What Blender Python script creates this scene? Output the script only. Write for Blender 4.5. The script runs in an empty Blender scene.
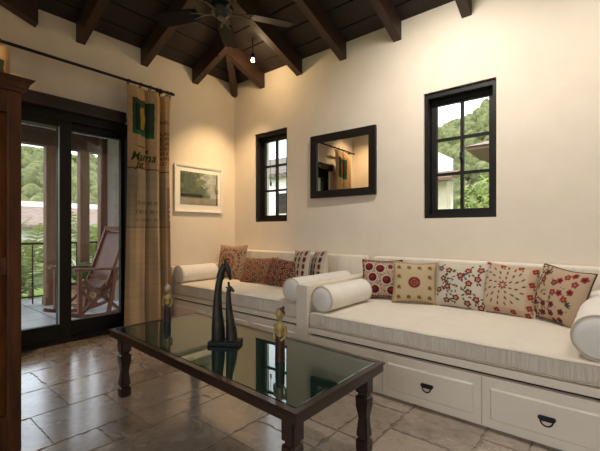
import bpy, bmesh, math, random
import numpy as np
from mathutils import Vector, Matrix, Euler

random.seed(7)
rng = np.random.RandomState(7)
scene = bpy.context.scene
COL = scene.collection
R = math.radians

# ------------------------------------------------------------------ helpers
def lin(c):
    return tuple((x/12.92 if x <= 0.04045 else ((x+0.055)/1.055)**2.4) for x in c)

def rgb(r, g, b):
    return lin((r/255, g/255, b/255))

class MB:
    """collects shapes into one mesh"""
    def __init__(self):
        self.bm = bmesh.new()
    def box(self, x0, x1, y0, y1, z0, z1, bevel=0.0, seg=2, mat=None):
        r = bmesh.ops.create_cube(self.bm, size=1.0)
        vs = r['verts']
        for v in vs:
            v.co = Vector(((x0+x1)/2 + v.co.x*(x1-x0), (y0+y1)/2 + v.co.y*(y1-y0), (z0+z1)/2 + v.co.z*(z1-z0)))
        if bevel > 0:
            es = list({e for v in vs for e in v.link_edges})
            b = bmesh.ops.bevel(self.bm, geom=es, offset=bevel, segments=seg, affect='EDGES', profile=0.5)
            vs = list({v for f in b['faces'] for v in f.verts} | {v for v in vs if v.is_valid})
        if mat is not None:
            for v in vs: v.co = mat @ v.co
        return self
    def hexa(self, p):
        """8 points: bottom ring 4, top ring 4"""
        v = [self.bm.verts.new(q) for q in p]
        for f in ((3,2,1,0),(4,5,6,7),(0,1,5,4),(1,2,6,5),(2,3,7,6),(3,0,4,7)):
            self.bm.faces.new([v[i] for i in f])
        return self
    def poly(self, pts):
        self.bm.faces.new([self.bm.verts.new(q) for q in pts]); return self
    def rings(self, rings, cap=True, closed=False):
        vr = [[self.bm.verts.new(p) for p in r] for r in rings]
        n = len(vr[0])
        for a, b in zip(vr, vr[1:]):
            for i in range(n):
                j = (i+1) % n
                self.bm.faces.new((a[i], a[j], b[j], b[i]))
        if cap:
            self.bm.faces.new(list(reversed(vr[0]))); self.bm.faces.new(vr[-1])
        return self
    def tube(self, pts, rad, n=8, flat=1.0, up=None, cap=True):
        pts = [Vector(p) for p in pts]
        if not hasattr(rad, '__len__'): rad = [rad]*len(pts)
        rings = []
        prev = None
        for i, p in enumerate(pts):
            t = (pts[min(i+1, len(pts)-1)] - pts[max(i-1, 0)]).normalized()
            if prev is None:
                a = Vector(up) if up else (Vector((0,0,1)) if abs(t.z) < .9 else Vector((1,0,0)))
            else: a = prev
            nrm = (a - t*a.dot(t)).normalized()
            prev = nrm
            bn = t.cross(nrm)
            rings.append([p + (nrm*math.cos(2*math.pi*k/n) + bn*math.sin(2*math.pi*k/n)*flat)*rad[i] for k in range(n)])
        return self.rings(rings, cap)
    def lathe(self, prof, c=(0,0,0), n=24, axis='z', sq=None, rot=0.0, cap=True):
        """prof: (radius, height) list"""
        rings = []
        for r, h in prof:
            ring = []
            for k in range(n):
                a = 2*math.pi*k/n + rot
                x, y = r*math.cos(a), r*math.sin(a)*(sq or 1.0)
                if axis == 'z': q = (c[0]+x, c[1]+y, c[2]+h)
                elif axis == 'y': q = (c[0]+y, c[1]+h, c[2]+x)
                else: q = (c[0]+h, c[1]+x, c[2]+y)
                ring.append(q)
            rings.append(ring)
        return self.rings(rings, cap)
    def ball(self, c, r, sx=1, sy=1, sz=1, u=16, v=10, mat=None):
        q = bmesh.ops.create_uvsphere(self.bm, u_segments=u, v_segments=v, radius=r)
        for w in q['verts']:
            w.co = Vector((w.co.x*sx, w.co.y*sy, w.co.z*sz))
            if mat is not None: w.co = mat @ w.co
            w.co += Vector(c)
        return self
    def bar(self, a, b, w, h, up=(0,0,1)):
        """rectangular bar from a to b, width w (side), height h (along up)"""
        a, b = Vector(a), Vector(b)
        t = (b-a).normalized(); u = Vector(up); u = (u - t*u.dot(t)).normalized(); s = t.cross(u)
        p = []
        for q in (a, b):
            p.append([q - s*w/2 - u*h/2, q + s*w/2 - u*h/2, q + s*w/2 + u*h/2, q - s*w/2 + u*h/2])
        return self.rings(p)
    def xform(self, m):
        for v in self.bm.verts: v.co = m @ v.co
        return self
    def build(self, name, mat=None, parent=None, world=False, smooth=False, angle=40):
        me = bpy.data.meshes.new(name)
        bmesh.ops.recalc_face_normals(self.bm, faces=self.bm.faces[:])
        if world and parent is not None:
            off = Vector((0,0,0)); q = parent
            while q is not None: off += q.location; q = q.parent
            for v in self.bm.verts: v.co -= off
        self.bm.to_mesh(me); self.bm.free()
        return link(name, me, mat, parent, smooth, angle)

def link(name, me, mat=None, parent=None, smooth=False, angle=40):
    if mat is not None: me.materials.append(mat)
    if smooth:
        me.polygons.foreach_set('use_smooth', [True]*len(me.polygons))
        if angle < 180:
            try: me.set_sharp_from_angle(angle=R(angle))
            except Exception: pass
    me.update()
    o = bpy.data.objects.new(name, me); COL.objects.link(o)
    if parent is not None: o.parent = parent
    return o

def tag(o, label=None, cat=None, group=None, kind=None):
    if label: o['label'] = label
    if cat: o['category'] = cat
    if group: o['group'] = group
    if kind: o['kind'] = kind
    return o

def thing(name, label, cat, loc=(0,0,0), rot=(0,0,0), group=None):
    o = bpy.data.objects.new(name, None); COL.objects.link(o)
    o.empty_display_size = .05
    o.location = loc; o.rotation_euler = rot
    return tag(o, label, cat, group)

def struct(o):
    o['kind'] = 'structure'; return o

def grid_mesh(P, cols=None, uv=False, wrap=False):
    """P: (nv, nu, 3) array -> mesh with a colour attribute"""
    nv, nu = P.shape[:2]
    idx = np.arange(nv*nu).reshape(nv, nu)
    f = np.stack([idx[:-1,:-1], idx[:-1,1:], idx[1:,1:], idx[1:,:-1]], -1).reshape(-1, 4)
    me = bpy.data.meshes.new('m')
    me.from_pydata(P.reshape(-1,3).tolist(), [], f.tolist())
    if cols is not None:
        at = me.color_attributes.new('Col', 'FLOAT_COLOR', 'POINT')
        c = np.ones((nv*nu, 4), np.float32); c[:, :3] = cols.reshape(-1, 3)
        at.data.foreach_set('color', c.ravel())
    return me

# ------------------------------------------------------------------ materials
MATS = {}
def nodes(name):
    m = bpy.data.materials.new(name); m.use_nodes = True
    nt = m.node_tree; b = nt.nodes['Principled BSDF']
    return m, nt, b
def N(nt, t, **kw):
    n = nt.nodes.new(t)
    for k, v in kw.items(): setattr(n, k, v)
    return n
def coords(nt, scale=(1,1,1), rot=(0,0,0)):
    tc = N(nt, 'ShaderNodeTexCoord'); mp = N(nt, 'ShaderNodeMapping')
    nt.links.new(tc.outputs['Object'], mp.inputs['Vector'])
    mp.inputs['Scale'].default_value = scale; mp.inputs['Rotation'].default_value = rot
    return mp.outputs['Vector']
def noise(nt, vec, scale, detail=4, rough=.6, dist=0):
    n = N(nt, 'ShaderNodeTexNoise'); n.inputs['Scale'].default_value = scale
    n.inputs['Detail'].default_value = detail; n.inputs['Roughness'].default_value = rough
    n.inputs['Distortion'].default_value = dist
    nt.links.new(vec, n.inputs['Vector']); return n.outputs['Fac']
def ramp(nt, fac, stops):
    r = N(nt, 'ShaderNodeValToRGB'); cr = r.color_ramp
    while len(cr.elements) < len(stops): cr.elements.new(.5)
    for e, (p, c) in zip(cr.elements, stops): e.position = p; e.color = (*c, 1)
    nt.links.new(fac, r.inputs['Fac']); return r.outputs['Color']
def bump(nt, b, fac, strength=.2, dist=.01):
    n = N(nt, 'ShaderNodeBump'); n.inputs['Strength'].default_value = strength; n.inputs['Distance'].default_value = dist
    nt.links.new(fac, n.inputs['Height']); nt.links.new(n.outputs['Normal'], b.inputs['Normal'])
def mixc(nt, a, bcol, fac, mode='MIX'):
    m = N(nt, 'ShaderNodeMix', data_type='RGBA', blend_type=mode)
    for s, v in ((0, fac), (6, a), (7, bcol)):
        if hasattr(v, 'links'): nt.links.new(v, m.inputs[s])
        elif s == 0: m.inputs[0].default_value = v
        else: m.inputs[s].default_value = (*v, 1)
    return m.outputs[2]

def mat_noise(name, c1, c2, scale=6, rough=.6, bstr=.15, bscale=None, bdist=.004, stretch=(1,1,1), metallic=0, spec=.5, coat=0, dist=0):
    if name in MATS: return MATS[name]
    m, nt, b = nodes(name)
    v = coords(nt, stretch)
    f = noise(nt, v, scale, 5, .6, dist)
    col = ramp(nt, f, [(.3, c1), (.7, c2)])
    nt.links.new(col, b.inputs['Base Color'])
    b.inputs['Roughness'].default_value = rough; b.inputs['Metallic'].default_value = metallic
    b.inputs['Specular IOR Level'].default_value = spec
    b.inputs['Coat Weight'].default_value = coat
    if bstr: bump(nt, b, noise(nt, v, bscale or scale*4, 4), bstr, bdist)
    MATS[name] = m; return m

def mat_wood(name, c1, c2, scale=3, axis='z', rough=.45, coat=0.0, spec=.5):
    if name in MATS: return MATS[name]
    st = {'x': (.12,1,1), 'y': (1,.12,1), 'z': (1,1,.12)}[axis]
    m, nt, b = nodes(name)
    v = coords(nt, st)
    f = noise(nt, v, scale*10, 6, .65, 1.2)
    col = ramp(nt, f, [(.28, c1), (.72, c2)])
    nt.links.new(col, b.inputs['Base Color'])
    b.inputs['Roughness'].default_value = rough; b.inputs['Coat Weight'].default_value = coat
    b.inputs['Specular IOR Level'].default_value = spec
    bump(nt, b, f, .12, .003)
    MATS[name] = m; return m

def mat_attr(name, rough=.9, weave=900, bstr=.25, bdist=.001, spec=.2, wv=.12, tone=1.0):
    """colour pattern kept on the cloth itself, plus a fine weave"""
    m, nt, b = nodes(name)
    a = N(nt, 'ShaderNodeVertexColor'); a.layer_name = 'Col'
    v = coords(nt)
    f = noise(nt, v, weave, 2)
    dk = mixc(nt, tuple(tone*q for q in (1-wv*2,)*3), tuple(tone*q for q in (1+wv,)*3), f)
    nt.links.new(mixc(nt, a.outputs['Color'], dk, 1.0, 'MULTIPLY'), b.inputs['Base Color'])
    b.inputs['Roughness'].default_value = rough; b.inputs['Specular IOR Level'].default_value = spec
    bump(nt, b, f, bstr, bdist)
    return m

def mat_plain(name, c, rough=.5, metallic=0, spec=.5, emit=0, coat=0):
    if name in MATS: return MATS[name]
    m, nt, b = nodes(name)
    b.inputs['Base Color'].default_value = (*c, 1); b.inputs['Roughness'].default_value = rough
    b.inputs['Metallic'].default_value = metallic; b.inputs['Specular IOR Level'].default_value = spec
    b.inputs['Coat Weight'].default_value = coat
    if emit:
        b.inputs['Emission Color'].default_value = (*c, 1); b.inputs['Emission Strength'].default_value = emit
    MATS[name] = m; return m

def mat_pane(name, tint=(1,1,1), ior=1.5):
    m = bpy.data.materials.new(name); m.use_nodes = True; nt = m.node_tree
    nt.nodes.clear()
    out = N(nt, 'ShaderNodeOutputMaterial'); mx = N(nt, 'ShaderNodeMixShader')
    tr = N(nt, 'ShaderNodeBsdfTransparent'); gl = N(nt, 'ShaderNodeBsdfGlossy'); fr = N(nt, 'ShaderNodeFresnel')
    ge = N(nt, 'ShaderNodeNewGeometry'); mr = N(nt, 'ShaderNodeMapRange')     # thin pane: same reflection on both faces
    mr.inputs[3].default_value = ior; mr.inputs[4].default_value = 1/ior
    nt.links.new(ge.outputs['Backfacing'], mr.inputs[0]); nt.links.new(mr.outputs[0], fr.inputs['IOR'])
    gl.inputs['Roughness'].default_value = .01
    tr.inputs['Color'].default_value = (*tint, 1)
    nt.links.new(fr.outputs[0], mx.inputs[0]); nt.links.new(tr.outputs[0], mx.inputs[1]); nt.links.new(gl.outputs[0], mx.inputs[2])
    nt.links.new(mx.outputs[0], out.inputs[0]); return m

M = {}
M['plaster'] = mat_noise('plaster', rgb(220,207,189), rgb(227,215,198), 3, .85, .25, 14, .006, spec=.2)
M['deck'] = mat_wood('ceiling_wood', rgb(23,15,12), rgb(40,26,19), 1.6, 'x', .6)
M['deck_y'] = mat_wood('ceiling_wood_side', rgb(23,15,12), rgb(40,26,19), 1.6, 'y', .6)
M['rafter'] = mat_wood('rafter_wood', rgb(40,26,18), rgb(64,41,28), 1.6, 'y', .55)
M['rafter_x'] = mat_wood('rafter_wood_side', rgb(40,26,18), rgb(64,41,28), 1.6, 'x', .55)
M['black_frame'] = mat_noise('black_painted_wood', rgb(20,17,15), rgb(29,25,22), 8, .5, .1, spec=.3)
M['brown_beam'] = mat_wood('dark_brown_beam', rgb(32,19,15), rgb(50,30,23), 1.5, 'y', .5)
M['armoire'] = mat_wood('armoire_wood', rgb(40,22,12), rgb(92,52,27), 1.4, 'z', .45, 0, .25)
M['armoire_panel'] = mat_wood('armoire_panel_wood', rgb(66,36,17), rgb(140,86,44), 1.4, 'z', .45, 0, .25)
M['table'] = mat_wood('dark_red_wood', rgb(26,14,11), rgb(46,25,18), 1.5, 'x', .32, .3)
M['table_leg'] = mat_wood('dark_leg_wood', rgb(26,14,11), rgb(50,27,20), 1.5, 'z', .35, .25)
M['iron'] = mat_noise('black_iron', rgb(22,20,19), rgb(36,32,30), 20, .5, .1, metallic=.4)
M['cream_wood'] = mat_noise('cream_painted_wood', rgb(228,216,196), rgb(233,222,204), 4, .45, .06)
M['gap'] = mat_plain('dark_recess', rgb(30,24,20), .8)
M['porch_wood'] = mat_wood('porch_wood', rgb(96,64,48), rgb(140,98,76), 1.5, 'z', .6)
M['porch_roof'] = mat_wood('porch_roof_wood', rgb(60,42,34), rgb(92,66,54), 1.2, 'y', .7)
M['chair_wood'] = mat_wood('reddish_chair_wood', rgb(88,46,27), rgb(134,74,44), 2, 'z', .45)
M['leather'] = mat_noise('brown_leather', rgb(90,46,28), rgb(116,62,38), 6, .5, .2)
M['bronze'] = mat_noise('dark_bronze', rgb(34,33,30), rgb(64,60,50), 18, .42, .4, 40, .003, metallic=.55)
M['stone_black'] = mat_noise('black_stone', rgb(14,14,14), rgb(22,21,20), 12, .45, .05, spec=.25)
M['gold'] = mat_noise('worn_gold_paint', rgb(128,104,54), rgb(190,166,104), 30, .45, .25, metallic=.2)
M['skirt_wood'] = mat_noise('dark_carved_wood', rgb(46,24,18), rgb(72,38,26), 30, .35, .2)
M['skirt_purple'] = mat_noise('purple_dark_wood', rgb(46,28,36), rgb(66,42,50), 30, .35, .2)
M['hair'] = mat_plain('dark_red_hair', rgb(70,34,26), .5)
M['silver'] = mat_noise('dull_silver_paint', rgb(140,140,132), rgb(190,190,182), 30, .35, .1, metallic=.5)
M['white_frame'] = mat_noise('white_frame_wood', rgb(226,220,208), rgb(234,229,218), 8, .5, .05)
M['reflection_mauve'] = mat_noise('curtain_reflection_mauve', rgb(150,136,132), rgb(168,154,148), 6, .9, .2)  # greyish mauve of the curtain's reflection, painted on the added pier
M['white_house'] = mat_noise('white_stucco', rgb(232,228,220), rgb(244,240,232), 4, .9, .1)
M['cream_house'] = mat_noise('cream_stucco', rgb(220,208,184), rgb(230,218,196), 4, .9, .1)
M['fan'] = mat_noise('fan_metal', rgb(14,15,16), rgb(22,23,24), 10, .4, .05)
M['fan_blade'] = mat_wood('fan_blade_wood', rgb(12,12,12), rgb(20,19,19), 2, 'x', .6, 0, .2)

# fabric: off-white cloth with fine vertical puckers on the fronts
def mat_cloth(name, c1, c2, rib=0.0, axis='x', rough=.9):
    m, nt, b = nodes(name)
    v = coords(nt)
    f = noise(nt, v, 7, 4)
    nt.links.new(ramp(nt, f, [(.3, c1), (.7, c2)]), b.inputs['Base Color'])
    b.inputs['Roughness'].default_value = rough; b.inputs['Specular IOR Level'].default_value = .2
    b.inputs['Sheen Weight'].default_value = .15
    fine = noise(nt, v, 350, 2)
    if rib:
        st = {'x': (60,3,3), 'y': (3,60,3)}[axis]
        v2 = coords(nt, st); r = noise(nt, v2, 1.0, 3, .6, .4)
        ma = N(nt, 'ShaderNodeMath', operation='ADD'); mu = N(nt, 'ShaderNodeMath', operation='MULTIPLY'); mu.inputs[1].default_value = .08
        # puckers only where the cloth hangs upright
        ge = N(nt, 'ShaderNodeNewGeometry'); sp = N(nt, 'ShaderNodeSeparateXYZ'); nt.links.new(ge.outputs['True Normal'], sp.inputs[0])
        ab = N(nt, 'ShaderNodeMath', operation='ABSOLUTE'); nt.links.new(sp.outputs[2], ab.inputs[0])
        up = N(nt, 'ShaderNodeMapRange'); up.inputs[1].default_value = .3; up.inputs[2].default_value = .8; up.inputs[3].default_value = 1; up.inputs[4].default_value = .06
        nt.links.new(ab.outputs[0], up.inputs[0]); m3 = N(nt, 'ShaderNodeMath', operation='MULTIPLY'); nt.links.new(r, m3.inputs[0]); nt.links.new(up.outputs[0], m3.inputs[1]); r = m3.outputs[0]
        nt.links.new(fine, mu.inputs[0]); nt.links.new(r, ma.inputs[0]); nt.links.new(mu.outputs[0], ma.inputs[1])
        bump(nt, b, ma.outputs[0], rib, .03)
    else:
        bump(nt, b, fine, .15, .001)
    return m
M['cloth'] = mat_cloth('off_white_cloth', rgb(226,219,207), rgb(232,226,215))
M['cloth_rib'] = mat_cloth('puckered_off_white_cloth', rgb(224,212,193), rgb(231,221,204), 1.0)
M['cloth_back'] = mat_cloth('ribbed_back_cloth', rgb(226,214,194), rgb(233,222,203), .6)
M['piping'] = mat_plain('piping_cloth', rgb(206,192,170), .9, spec=.2)
M['dark_piping'] = mat_plain('dark_piping_cloth', rgb(80,58,46), .9, spec=.2)
M['tan_piping'] = mat_plain('tan_piping_cloth', rgb(176,150,116), .9, spec=.2)

# travertine floor: each tile keeps a random tone of its own
def mat_floor():
    m, nt, b = nodes('travertine')
    a = N(nt, 'ShaderNodeVertexColor'); a.layer_name = 'Col'
    v = coords(nt)
    big = noise(nt, v, 2.6, 6, .65, 1.0)
    fine = noise(nt, v, 22, 5, .7)
    c = mixc(nt, a.outputs['Color'], ramp(nt, big, [(.3, rgb(116,98,82)), (.55, rgb(164,144,124)), (.75, rgb(190,172,152))]), .6)
    c = mixc(nt, c, ramp(nt, fine, [(.35, (.55,.5,.45)), (.5, (1,1,1))]), .55, 'MULTIPLY')
    nt.links.new(c, b.inputs['Base Color'])
    rr = N(nt, 'ShaderNodeMapRange'); rr.inputs[1].default_value = .3; rr.inputs[2].default_value = .7
    rr.inputs[3].default_value = .17; rr.inputs[4].default_value = .32
    nt.links.new(big, rr.inputs[0]); nt.links.new(rr.outputs[0], b.inputs['Roughness'])
    b.inputs['Specular IOR Level'].default_value = .8; b.inputs['Coat Weight'].default_value = 1; b.inputs['Coat Roughness'].default_value = .17; b.inputs['Coat IOR'].default_value = 1.75
    vo = N(nt, 'ShaderNodeTexVoronoi'); vo.inputs['Scale'].default_value = 45
    nt.links.new(v, vo.inputs['Vector'])
    pit = ramp(nt, vo.outputs['Distance'], [(.0, (0,0,0)), (.12, (1,1,1))])
    pitm = ramp(nt, noise(nt, v, 5, 3), [(.5, (0,0,0)), (.6, (1,1,1))])
    pits = mixc(nt, (1,1,1), pit, pitm)
    h = mixc(nt, pits, fine, .25)
    bump(nt, b, h, .25, .003)
    return m
M['floor'] = mat_floor()
M['grout'] = mat_noise('grout', rgb(60,52,44), rgb(84,72,60), 30, .9, .3)
M['patio'] = None
def mat_patio():
    m, nt, b = nodes('patio_tile')
    v = coords(nt)
    br = N(nt, 'ShaderNodeTexBrick'); br.inputs['Scale'].default_value = 1.0
    br.inputs['Brick Width'].default_value = .42; br.inputs['Row Height'].default_value = .42; br.offset = 0.0
    br.inputs['Mortar Size'].default_value = .008
    br.inputs['Color1'].default_value = (*rgb(196,200,208), 1); br.inputs['Color2'].default_value = (*rgb(176,180,188), 1); br.inputs['Mortar'].default_value = (*rgb(100,96,92), 1)
    nt.links.new(v, br.inputs['Vector']); nt.links.new(br.outputs['Color'], b.inputs['Base Color'])
    b.inputs['Roughness'].default_value = .35
    return m
M['patio'] = mat_patio()
def mat_tiles(name, c1, c2, sx=.22):
    m, nt, b = nodes(name)
    v = coords(nt)
    w = N(nt, 'ShaderNodeTexWave', bands_direction='X'); w.inputs['Scale'].default_value = 1/sx/2; w.inputs['Distortion'].default_value = .6
    w.inputs['Detail'].default_value = 2
    nt.links.new(v, w.inputs['Vector'])
    f = noise(nt, v, 5, 4)
    nt.links.new(ramp(nt, f, [(.3, c1), (.7, c2)]), b.inputs['Base Color']); b.inputs['Roughness'].default_value = .8
    bump(nt, b, w.outputs['Fac'], .8, .06)
    return m
M['roof_tile'] = mat_tiles('weathered_roof_tile', rgb(116,98,90), rgb(156,134,122))
M['roof_tile_grey'] = mat_tiles('grey_roof_tile', rgb(78,74,72), rgb(112,106,102))
M['soffit'] = mat_wood('brown_soffit', rgb(96,70,56), rgb(126,96,78), 1.2, 'x', .7)
def mat_foliage(name, cs, scale=1.0, rough=.7, bd=.3):
    m, nt, b = nodes(name)
    v = coords(nt)
    f = noise(nt, v, scale, 8, .75)
    nt.links.new(ramp(nt, f, [(.25+.5*i/(len(cs)-1), c) for i, c in enumerate(cs)]), b.inputs['Base Color'])
    b.inputs['Roughness'].default_value = rough; b.inputs['Specular IOR Level'].default_value = .15
    bump(nt, b, noise(nt, v, scale*3, 6, .8), .9, bd)
    return m
M['hill'] = mat_foliage('hillside_woodland', [rgb(54,62,40), rgb(94,102,66), rgb(132,138,92), rgb(160,158,114)], .6, bd=1.2)
M['tree_crowns'] = mat_foliage('tree_crowns', [rgb(48,58,36), rgb(96,106,66), rgb(138,142,94), rgb(172,170,124)], .9, bd=.6)
M['grass'] = mat_foliage('lawn', [rgb(84,104,48), rgb(126,142,74)], 1.5, bd=.05)
M['bush'] = mat_foliage('bush_leaves', [rgb(82,104,46), rgb(128,148,74), rgb(168,178,104)], 3, bd=.1)
def mat_leaf(name, c1, c2):
    m, nt, b = nodes(name)
    v = coords(nt); f = noise(nt, v, 6, 3)
    nt.links.new(ramp(nt, f, [(.3, c1), (.7, c2)]), b.inputs['Base Color'])
    b.inputs['Roughness'].default_value = .5
    b.inputs['Subsurface Weight'].default_value = 0
    tl = N(nt, 'ShaderNodeBsdfTranslucent'); tl.inputs['Color'].default_value = (*c2, 1)
    mx = N(nt, 'ShaderNodeMixShader'); mx.inputs[0].default_value = .35
    out = nt.nodes['Material Output']
    nt.links.new(b.outputs[0], mx.inputs[1]); nt.links.new(tl.outputs[0], mx.inputs[2]); nt.links.new(mx.outputs[0], out.inputs[0])
    return m
M['palm'] = mat_leaf('palm_leaf', rgb(84,100,54), rgb(146,156,94))
M['fern'] = mat_leaf('fern_leaf', rgb(52,84,30), rgb(104,140,54))
M['pot'] = mat_noise('terracotta', rgb(150,112,84), rgb(176,138,106), 8, .8, .1)

# ------------------------------------------------------------------ camera (room units: metres, floor z = 0)
f_px, YAW, CX, CY, CZ = 371.36, R(39.93), 3.705, -3.122, 1.0
cam = bpy.data.cameras.new('camera'); co = bpy.data.objects.new('camera', cam); COL.objects.link(co)
cam.sensor_fit = 'HORIZONTAL'; cam.sensor_width = 36; cam.lens = 36*f_px/600
cam.shift_y = (230.25-225.5)/600
cam.clip_start = .05; cam.clip_end = 500
co.location = (CX, CY, CZ); co.rotation_euler = (R(90), 0, YAW)
scene.camera = co

# ------------------------------------------------------------------ room shell
RX, RY = 5.6, -5.0            # room extents (x 0..RX, y RY..0)
ZW = 2.90                     # wall top (hidden by the deck)
DZ, MS = 2.867, .38           # deck height at the wall, roof slope

def build_floor():
    U = .19; nx, ny = int(RX/U+.01), int(-RY/U+.01)
    used = np.zeros((nx, ny), bool)
    sizes = [(2,3),(3,2),(2,2),(2,2),(2,3),(3,2),(1,2),(2,1),(1,1)]
    verts, faces, cols = [], [], []
    for j in range(ny):
        for i in range(nx):
            if used[i,j]: continue
            opts = sizes[:]; random.shuffle(opts); opts.append((1,1))
            for a, b in opts:
                if i+a <= nx and j+b <= ny and not used[i:i+a, j:j+b].any(): break
            used[i:i+a, j:j+b] = True
            g = .003
            x0, x1, y0, y1 = i*U+g, (i+a)*U-g, RY+j*U+g, RY+(j+b)*U-g
            pts = []
            for (xa, ya, xb, yb, nxn, nyn) in ((x0,y0,x1,y0,0,1),(x1,y0,x1,y1,-1,0),(x1,y1,x0,y1,0,-1),(x0,y1,x0,y0,1,0)):
                L = math.hypot(xb-xa, yb-ya); k = max(4, int(L/.02))
                chip = random.random() < .55
                for s in range(k):
                    t = s/k; d = random.random()**2*(.013 if chip else .004)
                    if s == 0: d = .002
                    pts.append((xa+(xb-xa)*t+nxn*d, ya+(yb-ya)*t+nyn*d))
            st = len(verts); n = len(pts)
            verts += [(x,y,0) for x,y in pts] + [(x,y,-.006) for x,y in pts]
            faces.append(list(range(st, st+n)))
            for s in range(n): faces.append([st+(s+1)%n, st+s, st+n+s, st+n+(s+1)%n])
            t = random.random(); w = random.random()
            c = np.array(rgb(142,128,114))*(1-t) + np.array(rgb(186,172,156))*t
            cols += [tuple(c*(.92+.16*w))]*(2*n)
    st = len(verts); verts += [(-.3,RY,-.004),(RX,RY,-.004),(RX,0,-.004),(-.3,0,-.004)]
    cols += [rgb(70,58,48)]*4
    faces.append([st,st+1,st+2,st+3])
    me = bpy.data.meshes.new('floor'); me.from_pydata(verts, [], faces)
    at = me.color_attributes.new('Col', 'FLOAT_COLOR', 'POINT')
    at.data.foreach_set('color', np.array([(*c,1) for c in cols], np.float32).ravel())
    o = struct(link('floor', me, M['floor']))
    # threshold slab below
    return o
build_floor()

def wall_with_holes(axis, plane, thick, a0, a1, z0, z1, holes):
    """axis 'x': wall lies in plane x = plane, runs along y. holes: (a0,a1,z0,z1)"""
    mb = MB()
    cuts = sorted({a0, a1, *[h[0] for h in holes], *[h[1] for h in holes]})
    for u0, u1 in zip(cuts, cuts[1:]):
        hs = sorted([(h[2], h[3]) for h in holes if h[0] <= u0+1e-6 and h[1] >= u1-1e-6])
        z = z0; segs = []
        for b, t in hs:
            if b > z: segs.append((z, b))
            z = t
        if z < z1: segs.append((z, z1))
        for s0, s1 in segs:
            p0, p1 = sorted((plane, plane+thick))
            if axis == 'x': mb.box(p0, p1, u0, u1, s0, s1)
            else: mb.box(u0, u1, p0, p1, s0, s1)
    bmesh.ops.remove_doubles(mb.bm, verts=mb.bm.verts[:], dist=1e-4)
    return mb

DY0, DY1 = -2.43, -1.345
struct(wall_with_holes('x', 0, -.25, -3.45, .25, 0, ZW, [(DY0, DY1, 0, 2.10)]).build('wall_left', M['plaster']))
W1 = (.369, .901); W2 = (2.475, 3.038); WZ = (1.101, 2.167)
struct(wall_with_holes('y', 0, .25, 0, RX, 0, ZW, [(W1[0], W1[1], *WZ), (W2[0], W2[1], *WZ)]).build('wall_back', M['plaster']))
fw = wall_with_holes('y', -3.30, -.15, 0, 1.75, 0, ZW, [])
struct(fw.build('wall_front', M['plaster']))
struct(wall_with_holes('x', 1.75, -.15, -5.0, -3.45, 0, ZW, []).build('wall_alcove', M['plaster']))
# behind the camera the room opens to the garden through two wide openings
OPF = (2.1, 5.2, 0.7, 2.55)
struct(wall_with_holes('y', RY, -.2, 1.6, RX, 0, ZW, [OPF]).build('wall_rear', M['plaster']))
OPR = (-4.4, -1.9, 0.9, 2.45)
struct(wall_with_holes('x', RX, .2, RY-.2, .25, 0, ZW, []).build('wall_right', M['plaster']))

# ceiling: boards on four hipped slopes
def ceiling():
    hy = -RY/2
    def deck(slope, mat, name):
        mb = MB(); pw, gap = .205, .012
        t = -.05
        while t < hy:
            t1 = min(t+pw-gap, hy)
            for (ta, tb, zo, th) in ((t, t1, 0, .02), (t1, min(t+pw, hy), .016, .012)):
                if tb <= ta: continue
                pts = []
                for dz in (0, th):
                    for tt, side in ((ta,0),(ta,1),(tb,1),(tb,0)):
                        z = DZ + MS*tt + zo + dz
                        L = (RX if slope in 'bf' else -RY)
                        u = tt if side == 0 else L-tt
                        pts.append({'b': (u, -tt, z), 'f': (u, RY+tt, z), 'l': (tt, -u, z), 'r': (RX-tt, -u, z)}[slope])
                mb.hexa(pts)
            t += pw
        return mb
    for s, mt in (('b', 'deck'), ('l', 'deck_y'), ('f', 'deck'), ('r', 'deck_y')):
        struct(deck(s, M[mt], 'ceiling').build('ceiling', M[mt]))
    RB = 2.70; w = .075
    def rafter(kind, c, t0, t1):
        mb = MB(); p = []
        for t in (t0, t1):
            zb, zt = RB+MS*t, DZ+MS*t+.005
            q = [(-w/2, zb), (w/2, zb), (w/2, zt), (-w/2, zt)]
            p.append([(c+a, -t, z) if kind == 'b' else (t, c+a, z) for a, z in q])
        mb.rings(p)
        struct(mb.build('rafter', M['rafter' if kind == 'b' else 'rafter_x']))
    for k, x in enumerate((.505, 1.085, 1.655, 2.235, 2.825, 3.40, 3.98, 4.56, 5.1)):
        rafter('b', x, -.06, min(x, RX-x, hy))
    for y in (-.597, -1.211, -1.811):
        rafter('l', y, -.06, min(-y, hy))
    mb = MB(); p = []
    d = Vector((1,-1,0)).normalized(); s = Vector((1,1,0)).normalized()
    for t in (-.06, hy):
        c = Vector((t, -t, 0)); zb, zt = RB+MS*t, DZ+MS*t+.01
        p.append([c - s*w/2 + Vector((0,0,zb)), c + s*w/2 + Vector((0,0,zb)), c + s*w/2 + Vector((0,0,zt)), c - s*w/2 + Vector((0,0,zt))])
    mb.rings(p); struct(mb.build('rafter', M['rafter']))
    # a raking timber fixed along the left wall
    mb = MB(); p = []
    for y, zb in ((-2.16, 2.70), (-3.3, 3.1)):
        p.append([(-.02, y, zb), (.09, y, zb), (.09, y, zb+.30), (-.02, y, zb+.30)])
    mb.rings(p); struct(mb.build('rafter', M['rafter']))
ceiling()

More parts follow.
